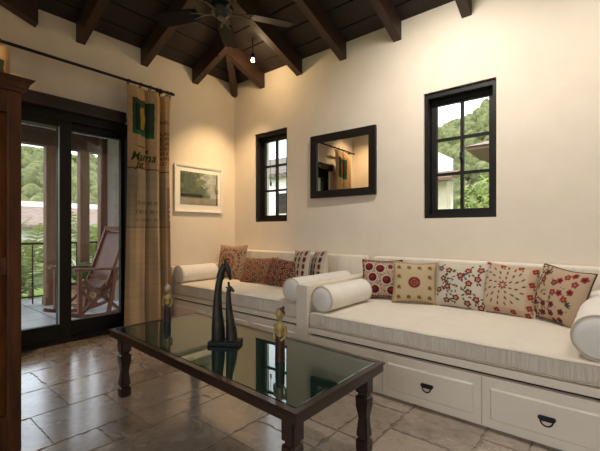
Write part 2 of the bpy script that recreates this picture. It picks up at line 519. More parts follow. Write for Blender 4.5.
# ------------------------------------------------------------------ door on the left wall
def sliding_door():
    d = struct(MB().box(-.16, -.02, DY0, DY0+.05, 0, 2.06).box(-.16, -.02, DY1-.03, DY1, 0, 2.06).box(-.16, -.02, DY0+.05, DY1-.03, 1.98, 2.06)
               .box(-.16, -.02, DY0, DY1, -.004, .03).build('door_1', M['black_frame']))
    # left leaf and right leaf
    def leaf(y0, y1, x0, x1, st0, st1, nm):
        lf = MB().box(x0, x1, y0, y0+st0, .03, 1.985, .003).box(x0, x1, y1-st1, y1, .03, 1.985, .003) \
            .box(x0, x1, y0+st0, y1-st1, .03, .168, .003).box(x0, x1, y0+st0, y1-st1, 1.915, 1.985, .003).build('door_leaf', M['black_frame'], d)
        MB().box((x0+x1)/2-.003, (x0+x1)/2+.003, y0+st0, y1-st1, .168, 1.915).build('glass_pane', mat_pane('door_glass', (.93,.95,.95)), lf)
        return lf
    lf = leaf(DY0+.05, -1.872, -.085, -.035, .075, .098, 'left')
    MB().box(-.034, -.028, -1.978, -1.970, .168, 1.915).build('edge_trim', mat_plain('pale_aluminium', rgb(190,194,196), .3, .8), lf)
    leaf(-1.965, DY1-.03, -.145, -.095, .10, .03, 'right')
sliding_door()
tb = MB().box(-.02, .07, DY0-.02, -1.425, 2.045, 2.15, .004).build('trim_1', M['brown_beam']); struct(tb)

# ------------------------------------------------------------------ windows in the back wall
def window(n, xr, latch):
    x0, x1 = xr; z0, z1 = WZ
    jt = .03
    fr = struct(MB().box(x0, x0+jt, .02, .17, z0, z1).box(x1-jt, x1, .02, .17, z0, z1).box(x0+jt, x1-jt, .02, .17, z1-jt-.015, z1)
                .box(x0+jt, x1-jt, .015, .17, z0, z0+.03).build('window_%d' % n, M['black_frame']))
    a0, a1, b0, b1 = x0+jt, x1-jt, z0+.03, z1-jt-.015
    y0, y1 = .10, .14
    sw, mw = .045, .024
    sa = MB().box(a0, a0+sw, y0, y1, b0, b1, .003).box(a1-sw, a1, y0, y1, b0, b1, .003).box(a0+sw, a1-sw, y0, y1, b0, b0+.05, .003).box(a0+sw, a1-sw, y0, y1, b1-.05, b1, .003)
    xm = (a0+a1)/2
    sa.box(xm-mw/2, xm+mw/2, y0+.004, y1-.004, b0+.05, b1-.05)
    for k in (1, 2):
        zz = b0+.05 + (b1-b0-.10)*k/3
        sa.box(a0+sw, a1-sw, y0+.006, y1-.006, zz-mw/2, zz+mw/2)
    so = sa.build('window_sash', M['black_frame'], fr)
    MB().box(a0+sw, a1-sw, .119, .123, b0+.05, b1-.05).build('window_pane', mat_pane('window_glass', (.97,.98,.97)), so)
    if latch == 'knob':
        MB().box(xm-.012, xm+.012, y0-.02, y0+.002, 1.585, 1.65, .004).ball((xm, y0-.02, 1.60), .014).build('window_latch', M['iron'], so)
    else:
        MB().tube([(xm-.075, y0-.012, b1-.03), (xm-.078, y0-.014, 1.80), (xm-.075, y0-.012, 1.58)], .003, 6).lathe([(.004,.03),(.011,.0),(.011,-.03),(.004,-.04)], (xm-.075, y0-.012, 1.57), 10).build('window_pull_cord', M['iron'], so)
window(1, W1, 'cord'); window(2, W2, 'knob')

# ------------------------------------------------------------------ mirror and framed picture
def frame_ring(mb, a0, a1, b0, b1, w, d0, d1, put):
    """moulding of four mitred sides; put(a,b,d) -> xyz"""
    outer = [(a0,b0),(a1,b0),(a1,b1),(a0,b1)]; inner = [(a0+w,b0+w),(a1-w,b0+w),(a1-w,b1-w),(a0+w,b1-w)]
    for i in range(4):
        j = (i+1) % 4
        (oa, ob), (oc, od), (ic, id_), (ia, ib) = outer[i], outer[j], inner[j], inner[i]
        mb.hexa([put(oa,ob,d0), put(oc,od,d0), put(ic,id_,d0), put(ia,ib,d0), put(oa,ob,d1), put(oc,od,d1), put(ic,id_,d1*.8), put(ia,ib,d1*.8)])
def mirror():
    x0, x1, z0, z1 = 1.283, 2.03, 1.335, 1.98
    cx = (x0+x1)/2; hw = (x1-x0)/2
    t = thing('mirror', 'black framed rectangular mirror on the wall between the two windows', 'mirror', (cx, -.016, z0), (0, 0, R(1.6)))
    mb = MB(); frame_ring(mb, -hw, hw, 0, z1-z0, .072, 0, .035, lambda a, b, d: (a, -d, b))
    mb.build('mirror_frame', M['black_frame'], t)
    MB().box(-hw+.06, hw-.06, -.012, -.006, .06, z1-z0-.06).build('mirror_glass', mat_plain('mirror_silver', (.92,.92,.9), .01, 1.0), t)
    MB().box(-hw+.02, hw-.02, -.003, 0.0, .02, z1-z0-.02).build('backing_board', M['gap'], t)
mirror()

def picture():
    y0, y1, z0, z1 = -.872, -.217, 1.21, 1.745
    t = thing('framed_picture', 'white framed photograph of a misty garden on the left wall beside the curtain', 'picture', (.002, (y0+y1)/2, z0))
    hw = (y1-y0)/2; H = z1-z0
    mb = MB(); frame_ring(mb, -hw, hw, 0, H, .022, 0, .025, lambda a, b, d: (d, a, b)); mb.build('picture_frame', M['white_frame'], t)
    MB().box(.002, .010, -hw+.015, hw-.015, .015, H-.015).build('mat_board', mat_plain('white_mat_board', rgb(236,231,220), .8), t)
    nu, nv = 110, 80
    u, v = np.meshgrid(np.linspace(0,1,nu), np.linspace(0,1,nv))
    def sm(a, e0, e1): q = np.clip((a-e0)/(e1-e0),0,1); return q*q*(3-2*q)
    def vn(sc, seed):
        r = np.random.RandomState(seed); g = r.rand(int(sc)+3, int(sc)+3)
        x, y = u*sc, v*sc; xi, yi = x.astype(int), y.astype(int); fx, fy = x-xi, y-yi
        fx, fy = fx*fx*(3-2*fx), fy*fy*(3-2*fy)
        return (g[yi,xi]*(1-fx)+g[yi,xi+1]*fx)*(1-fy) + (g[yi+1,xi]*(1-fx)+g[yi+1,xi+1]*fx)*fy
    n = .5*vn(7,1)+.3*vn(18,2)+.2*vn(40,3)
    sky = np.array(rgb(176,180,168)); tree = np.array(rgb(62,70,62)); leaf = np.array(rgb(116,126,102)); ground = np.array(rgb(150,144,130)); dark = np.array(rgb(36,40,34))
    c = np.ones((nv,nu,3))*sky
    mass = sm(n + .55*(1-u) - .25*np.abs(v-.55), .38, .72)[...,None]
    c = c*(1-mass) + (tree*(1-n[...,None]) + leaf*n[...,None])*mass
    spray = (sm(np.exp(-((u-.52)**2/.03+(v-.72)**2/.03))*n*2.2, .35, .7))[...,None]
    c = c*(1-spray) + leaf*spray
    mist = (np.exp(-((u-.82)**2/.012))*sm(v,.2,.45))[...,None]*.75; c = c*(1-mist)+np.array(rgb(190,192,180))*mist
    g = sm(.26+.04*np.sin(u*6)-v, -.02, .04)[...,None]; c = c*(1-g)+ground*g*(.75+.5*n[...,None])
    b = (sm(.34-np.abs(v-.27)*4, 0, .25)*sm(.62-u,-.02,.1)*.9)[...,None]; c = c*(1-b)+dark*b
    tr = sm(.012-np.abs(u-.95-.01*np.sin(v*9)), -.004, .006)[...,None]; c = c*(1-tr)+dark*tr
    P = np.stack([np.full_like(u, .0125), (-hw+.075)+u*(2*hw-.135), .085+v*(H-.16)], -1)
    m, nt, bb = nodes('photo_print'); a = N(nt, 'ShaderNodeVertexColor'); a.layer_name = 'Col'
    nt.links.new(a.outputs['Color'], bb.inputs['Base Color']); bb.inputs['Roughness'].default_value = .12
    o = link('photo_print', grid_mesh(P, c), m, t)
picture()

# ------------------------------------------------------------------ curtains
def sack_cloth_colour(u, z, flip):
    """burlap printed with sack marks; u 0..1 across the cloth, z height"""
    r = np.random.RandomState(5 if flip else 3)
    base = np.where(z[...,None] > 1.60, np.array(rgb(196,162,122)), np.array(rgb(172,155,128)))
    low = (z < 1.03)[...,None]
    base = np.where(low, np.array(rgb(186,162,130)), base)
    rows = r.rand(800); colsn = r.rand(300)
    thr = .86+.28*(.5*rows[(z*320).astype(int) % 800] + .5*colsn[(u*290).astype(int) % 300])
    blot = .93+.14*np.sin(u*9+z*3)*np.sin(z*5.3+u*2)
    c = base*(thr*blot)[...,None]
    def put(mask, col, a=1.0):
        nonlocal c
        mk = (mask*a)[...,None] if mask.dtype != bool else mask.astype(float)[...,None]*a
        c = c*(1-mk) + np.array(col)*mk
    seam = (np.abs(z-1.60) < .006) | (np.abs(z-1.03) < .006)
    put(seam, rgb(84,62,44), .8)
    jig = .003*np.sin(z*60)
    if not flip or True:
        # green printed panel with a yellow standing figure shape
        pan = (u > .07+jig*.5) & (u < .52+jig*.6) & (z > 1.935-.05*u) & (z < 2.28-.03*u)
        put(pan, rgb(26,62,46), .92)
        inner = (u > .12) & (u < .24) & (z > 1.97) & (z < 2.23); put(inner, rgb(26,54,52), .9)
        fig = (np.abs(u-.285-.01*np.sin(z*40)) < .055-.02*np.abs(z-2.1)/.15) & (z > 1.98) & (z < 2.20)
        put(fig, rgb(178,142,48) if not flip else rgb(176,70,44), .9)
        bandl = pan & (z < 1.965); put(bandl, rgb(38,110,66), .8)
        dash = (np.abs(z-1.81) < .006) & (u > .15) & (u < .33); put(dash, rgb(84,66,48), .7)
        sq = (np.abs(u-.40) < .022) & (np.abs(z-1.775) < .018); put(sq, rgb(44,76,36), .9)
        # red and white stripe at the foot of the outer fold, smudged stamps
        stripe = (u > .86) & (z < 1.44) & (z > .35); put(stripe, rgb(108,62,54), .55)
        sp2 = (u > .90) & (u < .97) & (z < 1.24) & (z > 1.10); put(sp2 & (np.sin(z*120) > 0), rgb(212,204,190), .75)
        for zz, a in ((1.27, .45), (1.18, .5), (1.10, .3)):
            st = (np.abs(z-zz) < .018) & (u > .15) & (u < .60) & (np.sin(u*95+zz*31)*np.sin(u*41) > -.25); put(st, rgb(70,60,52), a)
    return np.clip(c, 0.004, 1)

def make_curtain(ya, yb, flip, label):
    """ya: end beside the door glass, yb: outer end"""
    W = yb-ya
    kn = np.array([(0,.035),(.05,.062),(.16,.085),(.27,.055),(.345,.06),(.39,.015),(.44,.06),(.57,.09),(.66,.06),(.70,-.01),(.745,-.075),(.785,-.04),(.83,.02),(.92,.035),(1.0,-.03)])
    nu, nv = 170, 330
    us = np.linspace(0,1,nu)
    def fold(u): 
        x = np.interp(u, kn[:,0], kn[:,1]); return x
    fx = np.interp(us, kn[:,0], kn[:,1]); k = np.array([1,2,3,2,1])/9
    fx = np.convolve(np.pad(fx, 2, mode='edge'), k, 'valid')
    def surf(u, z):
        x0 = np.interp(u, us, fx)
        amp = 1.0 + .25*(1-z/2.4)
        x = .125 + x0*amp + .006*np.sin(z*3.1+u*11) + .010*np.sin(u*23+z*1.3)*(1-z/2.45)
        top = np.clip((z-2.30)/.12, 0, 1)
        x = x*(1-top*.45) + .12*top*.45
        bulge = .012*np.sin(z*2.2+1)*(1 - 2*u)
        y = ya + W*u + np.sign(W)*(-bulge) + np.sign(W)*(-.02*(1-z/2.4)*(1-u))
        return x, y
    Zb, Zt = .035, 2.405
    U, Z = np.meshgrid(us, np.linspace(Zb, Zt, nv))
    X, Y = surf(U, Z)
    zt = Z - .010*np.abs(np.sin(U*math.pi*6))*(Z > 2.36)*(Z-2.36)/.072
    P = np.stack([X, Y, zt], -1)
    t = thing('curtain', label, 'curtain', (.12, ya+W/2, 0), group='burlap sack curtains on the iron rod')
    P2 = P - np.array([.12, ya+W/2, 0])
    o = link('curtain_panel', grid_mesh(P2, sack_cloth_colour(U, Z, flip)), mat_attr('sack_cloth' + ('_2' if flip else ''), .95, 500, .5, .002, .1, .2), t, True, 180)
    so = o.modifiers.new('thick', 'SOLIDIFY'); so.thickness = .004; so.offset = -1
    # stamped words lie on the cloth
    ink = mat_plain('green_ink', rgb(52,66,38), .95, spec=.1); ink2 = mat_plain('brown_ink', rgb(96,74,54), .95, spec=.1)
    def words(s, u0, z0, h, wscale, shear, mt, vert=False):
        cu = bpy.data.curves.new('w', 'FONT'); cu.body = s; cu.size = 1; cu.shear = shear; cu.resolution_u = 2; cu.offset = .012
        ob = bpy.data.objects.new('w', cu); COL.objects.link(ob)
        dg = bpy.context.evaluated_depsgraph_get(); me = bpy.data.meshes.new_from_object(ob.evaluated_get(dg))
        bpy.data.objects.remove(ob)
        bm = bmesh.new(); bm.from_mesh(me); bmesh.ops.triangulate(bm, faces=bm.faces[:])
        bmesh.ops.subdivide_edges(bm, edges=[e for e in bm.edges if e.calc_length() > .15], cuts=2)
        bmesh.ops.triangulate(bm, faces=bm.faces[:])
        for v in bm.verts:
            a, b_ = v.co.x*h*wscale, v.co.y*h
            if flip and not vert: a = a
            du = a/abs(W)
            u_, z_ = (u0+du, z0+b_)
            x, y = surf(np.float64(min(max(u_, 0), 1)), np.float64(z_))
            v.co = Vector((float(x)+.006-.12, float(y)-(ya+W/2), float(z_)))
        bm.to_mesh(me); bm.free()
        link('lettering', me, mt, t)
    if not flip:
        words('Manna', .03, 1.675, .125, .76, .35, ink)
        words('Jat', .12, 1.607, .10, .80, .35, ink)
        y = 2.13
        words('385', .765, 2.105, .05, .9, 0, ink2)
        for i, s in enumerate(('LAVA', 'EXPO', 'CAFE', 'ORO', 'SHB', '69KG', 'GT')):
            words(s, .775, 1.985-.052*i, .05, .66, 0, ink2)
    else:
        words('Manna', .62, 1.665, .10, .60, .35, ink)
        words('Jat', .50, 1.58, .09, .75, .35, ink)
    return t

def curtains():
    rod = thing('curtain_rod', 'thin black iron curtain rod above the glass doors', 'curtain rod', (.12, -2.0, 2.45))
    MB().lathe([(.013, -1.09), (.013, 1.03)], (0,0,0), 10, 'y').build('rod', M['iron'], rod, smooth=True)
    for s, y in ((1, 1.03), (-1, -1.09)):
        MB().lathe([(.006,0),(.017,.004),(.017,.016),(.011,.02),(.014,.03),(.006,.04)] if s > 0 else [(.006,-.04),(.014,-.03),(.011,-.02),(.017,-.016),(.017,-.004),(.006,0)], (0,y,0), 12, 'y').build('finial', M['iron'], rod, smooth=True)
    for y in (.94, -1.0):
        MB().bar((-.118, y, 0), (-.008, y, 0), .014, .02).box(-.119, -.108, y-.02, y+.02, -.05, .05).build('rod_bracket', M['iron'], rod)
    def ring(y, par, off):
        mb = MB(); n = 18
        mb.tube([(.024*math.cos(2*math.pi*k/n), .006*math.sin(2*math.pi*k/n), -.012+.027*math.sin(2*math.pi*k/n)) for k in range(n+1)], .005, 6)
        mb.tube([(0,0,-.038), (0,0,-.068)], .004, 6)
        mb.xform(Matrix.Translation(Vector((.12, y, 2.45)) - off))
        mb.build('curtain_ring', M['iron'], par)
    a = make_curtain(-1.465, -.968, False, 'burlap coffee-sack curtain with green panel hanging beside the picture')
    for y in (-1.43, -1.31, -1.21, -1.135, -1.10, -1.02, -.985): ring(y, a, a.location)
    b = make_curtain(-2.365, -2.99, True, 'burlap sack curtain behind the tall wooden armoire')
    for y in (-2.42, -2.54, -2.66, -2.76, -2.87, -2.96): ring(y, b, b.location)
curtains()

# ------------------------------------------------------------------ daybeds
def bail_handle(x, y, z, drawer):
    mb = MB()
    mb.hexa([(x-.034, y-.007, z+.000), (x+.034, y-.007, z+.000), (x+.034, y, z+.000), (x-.034, y, z+.000),
             (x-.038, y-.007, z+.029), (x+.038, y-.007, z+.029), (x+.038, y, z+.029), (x-.038, y, z+.029)])
    for s in (-1, 1):
        mb.lathe([(.004,-.012),(.011,-.010),(.012,-.004),(.012,.0)], (x+s*.032, y, z+.017), 10, 'y')
    n = 12
    mb.tube([(x+.030*math.cos(math.pi*k/n), y-.012-.004*math.sin(math.pi*k/n), z+.008-.030*math.sin(math.pi*k/n)) for k in range(n+1)], .0042, 6)
    mb.xform(Matrix.Translation((x,y,z+.012)) @ Matrix.Scale(.82, 4) @ Matrix.Translation((-x,-y,-z-.012)))
    mb.build('handle', M['iron'], drawer, world=True)

def cushion_slab(mb, x0, x1, y0, y1, z0, z1, r=.03):
    """mattress with softly crowned top"""
    nx, ny = 40, 16
    b = bmesh.new()
    r_ = bmesh.ops.create_cube(b, size=1)
    for v in b.verts: v.co = Vector(((x0+x1)/2+v.co.x*(x1-x0), (y0+y1)/2+v.co.y*(y1-y0), (z0+z1)/2+v.co.z*(z1-z0)))
    bmesh.ops.bevel(b, geom=b.edges[:], offset=r, segments=4, affect='EDGES', profile=.6)
    bmesh.ops.subdivide_edges(b, edges=[e for e in b.edges if e.calc_length() > .5], cuts=24, use_grid_fill=True)
    for v in b.verts:
        fx = (v.co.x-x0)/(x1-x0); fy = (v.co.y-y0)/(y1-y0)
        if v.co.z > (z0+z1)/2: v.co.z += .012*math.sin(math.pi*fx)**.5*math.sin(math.pi*max(0,min(1,fy)))**.5 if 0 < fx < 1 and 0 < fy < 1 else 0
        if fy < .1 : v.co.y += .004*math.sin(v.co.x*21)+.003*math.sin(v.co.x*47)
    me = bpy.data.meshes.new('t'); b.to_mesh(me); b.free(); mb.bm.from_mesh(me); bpy.data.meshes.remove(me)
    return mb

def piping_loop(x0, x1, y0, z, r=.005):
    return [(x0, y0, z), (x1, y0, z)]

def daybed(label, x0, x1, yf, left_board, right_board, nd, xd0, xd1, mx0, mx1, mt):
    """yf front plane; boards (x0,x1,top)"""
    t = thing('daybed', label, 'daybed', ((x0+x1)/2, (yf-.12)/2, 0), group='cream drawer daybeds')
    # carcass
    c = MB().box(xd0, xd1, yf+.02, -.02, .0, .262).box(xd0, xd1, yf+.002, -.02, .278, .318, .004)
    c.box(xd0, xd0+.02, yf+.004, yf+.05, .0, .272).box(xd1-.02, xd1, yf+.004, yf+.05, 0, .272)
    c.build('bed_base', M['cream_wood'], t, world=True)
    MB().box(xd0, xd1, yf+.03, -.03, .262, .278).build('shadow_gap', M['gap'], t, world=True)
    for b, nm in ((left_board, 'arm_board'), (right_board, 'arm_board')):
        if b: MB().box(b[0], b[1], yf-.002 if b[3] is None else b[3], -.02, 0, b[2], .008, 3).build(nm, M['cream_wood'], t, world=True)
    w = (xd1-xd0-.04)/nd
    for k in range(nd):
        a, e = xd0+.02+k*w+.001, xd0+.02+(k+1)*w-.001
        d = MB().box(a, e, yf, yf+.022, .012, .262, .002)
        # raised field with a moulded edge
        a2, e2, b2, t2 = a+.036, e-.036, .052, .214
        d.hexa([(a2, yf+.001, b2), (e2, yf+.001, b2), (e2, yf+.001, t2), (a2, yf+.001, t2),
                (a2+.009, yf-.010, b2+.009), (e2-.009, yf-.010, b2+.009), (e2-.009, yf-.010, t2-.009), (a2+.009, yf-.010, t2-.009)])
        d = d.build('drawer', M['cream_wood'], t, world=True)
        bail_handle((a+e)/2, yf-.010, .122, d)
    mb = MB(); cushion_slab(mb, mx0, mx1, yf+.005, -.13, .318, mt)
    ms = mb.build('mattress', M['cloth_rib'], t, world=True, smooth=True, angle=60)
    for z in (mt-.010, .330):
        MB().tube([(mx0+.03, yf+.012+.0, z)] + [(mx0+.03+(mx1-mx0-.06)*k/40, yf+.006+.003*math.sin((mx0+.03+(mx1-mx0-.06)*k/40)*21), z) for k in range(41)] + [(mx1-.03, yf+.012, z)], .0045, 6).build('piping', M['piping'], ms, world=True, smooth=True)
    bk0, bk1 = (left_board[1] if left_board else x0), (right_board[0] if right_board else x1)
    MB().box(bk0, bk1, -.135, -.012, .43, .765, .018, 3).build('backrest', M['cloth_back'], t, world=True, smooth=True, angle=60)
    return t
ZM = .425
daybed('cream drawer daybed in the corner by the curtain, with the cluster of dark red cushions', .03, 1.96, -.945, (.03, .085, .605, None), None, 3, .085, 1.955, .09, 1.95, ZM+.012)
daybed('long cream drawer daybed under the larger window, with five embroidered cushions', 1.96, 3.86, -1.083, (1.962, 2.068, .612, -1.085), (3.78, 3.86, .612, -1.085), 3, 2.07, 3.778, 2.075, 3.775, ZM)

def bolster(x, y0, y1, z, r, label):
    t = thing('bolster_cushion', label, 'bolster', (x, (y0+y1)/2, z-r), group='white bolsters')
    L = (y1-y0)/2; prof = []
    n = 26
    prof.append((.004, -L-.012)); prof += [(r*.5, -L-.010), (r*.85, -L-.002), (r, -L+.012)]
    for k in range(1, n): prof.append((r*(1+.012*math.sin(k*1.7)+.010*math.sin(k*.6)), -L+.012+(2*L-.024)*k/n))
    prof += [(r, L-.012), (r*.85, L+.002), (r*.5, L+.010), (.004, L+.012)]
    MB().lathe(prof, (0, 0, r), 32, 'y').build('bolster_cover', M['cloth'], t, smooth=True, angle=180)
    for s in (-1, 1):
        MB().tube([(r*.985*math.cos(2*math.pi*k/32), s*(L-.003), r+r*.985*math.sin(2*math.pi*k/32)) for k in range(33)], .0045, 6).build('piping', M['piping'], t, smooth=True)
bolster(.187, -.935, -.47, ZM+.012+.094, .092, 'white bolster against the left wall, nearest the curtain')
bolster(1.785, -.935, -.16, ZM+.012+.094, .092, 'white bolster on the corner daybed, against the dividing arm')
bolster(2.165, -1.05, -.50, ZM+.094, .090, 'white bolster at the left end of the long daybed')
bolster(3.665, -1.05, -.16, ZM+.104, .100, 'white bolster at the right end of the long daybed, cut by the frame')

# ------------------------------------------------------------------ embroidered cushions
def blend(c, mask, col):
    m = np.clip(mask, 0, 1)[..., None]
    return c*(1-m) + np.array(col)*m
def disc(U, V, u, v, r, soft=.012): return np.clip((r-np.hypot(U-u, V-v))/soft+.5, 0, 1)
def petal(U, V, u, v, ang, L, w, soft=.010):
    du, dv = U-u, V-v
    a = du*math.cos(ang)+dv*math.sin(ang); b = -du*math.sin(ang)+dv*math.cos(ang)
    t = np.clip(a/L, 0, 1)
    d = np.hypot(a-t*L, b) - w*np.sin(math.pi*np.clip(t*.9+.05, 0, 1))
    return np.clip(-d/soft+.5, 0, 1)
def flower(c, U, V, u, v, r, col, mid, n=6, ph=0.0):
    a = np.arctan2(V-v, U-u)+ph; d = np.hypot(U-u, V-v)
    c = blend(c, np.clip((r*(.88+.12*np.cos(n*a))-d)/.012+.5, 0, 1), col)
    c = blend(c, disc(U, V, u, v, r*.36), mid)
    return c
RED, DRED, BROWN = rgb(146,46,42), rgb(100,30,36), rgb(96,52,38)
GRN, DGRN, TEAL, BLK = rgb(104,112,74), rgb(66,78,58), rgb(74,92,96), rgb(54,48,52)
PINK, GOLD = rgb(206,140,118), rgb(196,160,96)

def p_red_discs(U, V):
    c = np.ones(U.shape+(3,))*np.array(rgb(206,176,150))
    r = np.random.RandomState(2)
    for _ in range(70):
        u, v = r.uniform(-1,1,2); c = blend(c, petal(U,V,u,v,r.uniform(0,6.3),.12,.022), [GRN,TEAL,DGRN,BROWN][r.randint(4)])
    edge = np.maximum(np.abs(U), np.abs(V))
    for k in range(-7, 8):
        for s in (-1, 1):
            c = blend(c, disc(U,V,k/7.5,s*.92,.055), DRED if k % 2 else RED); c = blend(c, disc(U,V,s*.92,k/7.5,.055), DRED if k % 2 else PINK)
    for (u,v) in ((-.05,.52),(-.42,.06),(.28,-.06),(-.28,-.55),(.52,-.58),(.45,.62),(-.62,.6)):
        c = blend(c, disc(U,V,u,v,.27 if u<.44 or v<0 else .16), rgb(222,200,172)); c = blend(c, disc(U,V,u,v,.21 if u<.44 or v<0 else .12), DRED)
        c = blend(c, disc(U,V,u-.03,v+.04,.10), RED)
        for k in range(6): c = blend(c, petal(U,V,u+.27*math.cos(k*1.05),v+.27*math.sin(k*1.05),k*1.05+.9,.12,.022), TEAL if k % 2 else GRN)
    return c
def p_medallion(U, V):
    c = np.ones(U.shape+(3,))*np.array(rgb(214,190,150))
    for u in (-.72,-.26,.2,.66):
        for v in (-.72,-.25,.25,.70):
            if abs(u) < .5 and abs(v) < .5: continue
            for k in range(5): c = blend(c, disc(U,V,u+.055*math.cos(k*1.257),v+.055*math.sin(k*1.257),.045,.03), rgb(132,112,66))
            c = blend(c, disc(U,V,u,v,.04), rgb(150,80,56))
            c = blend(c, disc(U,V,u+.09,v-.07,.03), rgb(138,120,92))
    c = blend(c, disc(U,V,-.02,-.02,.27), rgb(160,112,88)); c = blend(c, disc(U,V,-.02,-.02,.245), rgb(124,48,44))
    a = np.arctan2(V+.02, U+.02); d = np.hypot(U+.02, V+.02)
    c = blend(c, ((np.abs(d-.14) < .018)).astype(float), rgb(176,108,84)); c = blend(c, ((np.abs(np.sin(2*a))*d < .022) & (d < .23)).astype(float), rgb(176,108,84))
    for s in (-1, 1):
        for k in range(-8, 9): c = blend(c, disc(U,V,k/8.5,s*.95,.035), rgb(116,84,52)); c = blend(c, disc(U,V,s*.95,k/8.5,.03), rgb(150,122,78))
    return c
def p_white_flowers(U, V):
    c = np.ones(U.shape+(3,))*np.array(rgb(226,214,192))
    r = np.random.RandomState(11)
    fl = [(-.86,.72),(-.45,.66),(-.66,.22),(-.42,-.16),(-.82,-.36),(-.02,-.66),(-.42,-.84),(.08,.42),(.38,.68),(.86,.78),(.8,.32),(.46,.08),(.48,-.32),(.80,-.62),(.46,-.86),(.98,-.98)]
    for i, (u, v) in enumerate(fl):
        u *= .9; v *= .9
        for k in range(3):
            a = r.uniform(0, 6.3); c = blend(c, petal(U,V,u+.15*math.cos(a),v+.15*math.sin(a),a+r.uniform(-.4,.4),.15,.035), [TEAL,DGRN,rgb(60,72,66)][k])
    for _ in range(30):
        u, v = r.uniform(-.6,.2), r.uniform(-.5,.5); a = r.uniform(0,6.3); c = blend(c, petal(U,V,u,v,a,.14,.028), [TEAL,DGRN,rgb(66,76,80)][r.randint(3)])
    for i, (u, v) in enumerate(fl):
        u *= .9; v *= .9
        c = flower(c, U, V, u, v, .145, [rgb(146,42,42),rgb(126,42,36),rgb(110,54,38)][0 if v > .1 and u > 0 else (1 if i % 2 else 2)], rgb(222,196,160), 5, i)
        c = blend(c, disc(U,V,u,v,.025), DRED)
    return c
def p_sunburst(U, V):
    c = np.ones(U.shape+(3,))*np.array(rgb(216,184,152))
    inner = np.maximum(np.abs(U+.12), np.abs(V-.02)) < .80
    c = blend(c, inner.astype(float), rgb(222,198,168))
    u0, v0 = -.16, .10
    for n, rr, L, w in ((8,.24,.13,.03),(12,.44,.16,.032),(18,.66,.17,.03)):
        for k in range(n):
            a = 2*math.pi*(k+.5*(n % 4 == 0))/n
            c = blend(c, petal(U,V,u0+rr*math.cos(a),v0+rr*math.sin(a),a+.35,L,w), [BROWN,DGRN,rgb(126,70,52)][k % 3])
    for k in range(8):
        a = k*math.pi/4; c = blend(c, petal(U,V,u0+.05*math.cos(a),v0+.05*math.sin(a),a,.13,.034), RED)
    c = blend(c, disc(U,V,u0,v0,.045), rgb(230,190,160))
    for (u,v) in ((.86,.78),(.84,.25),(.84,-.2),(.84,-.62),(.8,-.9),(.3,-.9),(-.3,-.92),(-.86,-.85),(-.3,.93),(.35,.9),(-.9,.9)):
        c = flower(c, U, V, u, v, .12, RED, rgb(190,110,80), 4, .4)
        c = blend(c, petal(U,V,u+.06,v-.1,-.9,.10,.025), DGRN)
    return c
def p_vine(U, V):
    c = np.ones(U.shape+(3,))*np.array(rgb(208,180,148))
    r = np.random.RandomState(5)
    left = (U < -.35)
    for _ in range(150):
        u, v = r.uniform(-1,.35), r.uniform(-1,1)
        if u > -.35+.3*(v < 0): continue
        c = blend(c, petal(U,V,u,v,r.uniform(0,6.3),.15,.03), [DGRN,BLK,GRN,rgb(120,92,52)][r.randint(4)])
    for (x0,y0,x1,y1) in ((-.6,-.9,-.1,.9),(-.1,-.2,.7,.7),(0,-.9,.4,0),(.2,.3,.7,-.7)):
        t = np.clip(((U-x0)*(x1-x0)+(V-y0)*(y1-y0))/((x1-x0)**2+(y1-y0)**2),0,1)
        d = np.hypot(U-x0-t*(x1-x0), V-y0-t*(y1-y0)+.05*np.sin(t*12)); c = blend(c, np.clip((.014-d)/.01+.5,0,1), DGRN)
    for i, (u,v) in enumerate(((.82,.72),(.62,.48),(.55,.18),(.42,-.10),(.20,.08),(-.04,.05),(.08,.52),(.28,.70),(.50,.80),(-.1,.40),(-.55,.72),(-.6,.42))):
        c = flower(c,U,V,u,v,.125,rgb(148,52,54) if i < 9 else rgb(122,54,46),rgb(196,110,100) if i % 2 else DRED,5,i)
    for i, (u,v) in enumerate(((.02,-.38),(.42,-.55),(.4,-.86),(-.25,-.75),(-.3,-.42),(-.78,-.2),(-.86,-.55),(-.66,-.45),(-.6,-.8),(-.86,-.85),(.05,-.7),(.15,-.95))):
        c = flower(c,U,V,u,v,.12,rgb(118,50,56) if i < 5 else rgb(140,60,66),rgb(84,44,52),5,i)
    for a in (-.3,.3,.9,1.5): c = blend(c, petal(U,V,.52,-.28,a,.2,.03), DGRN)
    return c
def p_dense(seed, bgc, motif):
    def f(U, V):
        c = np.ones(U.shape+(3,))*np.array(bgc); r = np.random.RandomState(seed)
        for _ in range(170): 
            u, v = r.uniform(-1,1,2); c = blend(c, petal(U,V,u,v,r.uniform(0,6.3),.1,.022), [BROWN,DGRN,DRED,GRN][r.randint(4)])
        if motif == 'medallion':
            for rr, n in ((.42,12),(.78,20)):
                for k in range(n):
                    a = 2*math.pi*k/n; c = flower(c,U,V,rr*math.cos(a),rr*math.sin(a)-.02,.085,[RED,BROWN][k % 2],rgb(214,180,150),5,a)
            for k in range(8): c = blend(c, petal(U,V,0,0,k*math.pi/4,.22,.06), RED)
            c = blend(c, disc(U,V,0,0,.07), rgb(216,180,150))
        else:
            g = np.linspace(-.84,.84,5)
            for i, u in enumerate(g):
                for j, v in enumerate(g):
                    c = blend(c, disc(U,V,u,v+.08*(i % 2),.17), rgb(196,160,128)); c = flower(c,U,V,u,v+.08*(i % 2),.15,[RED,DRED,BROWN][(i+2*j) % 3],rgb(196,160,126),6,i+j)
                    c = blend(c, disc(U,V,u,v+.08*(i % 2),.028), DRED)
        return c
    return f
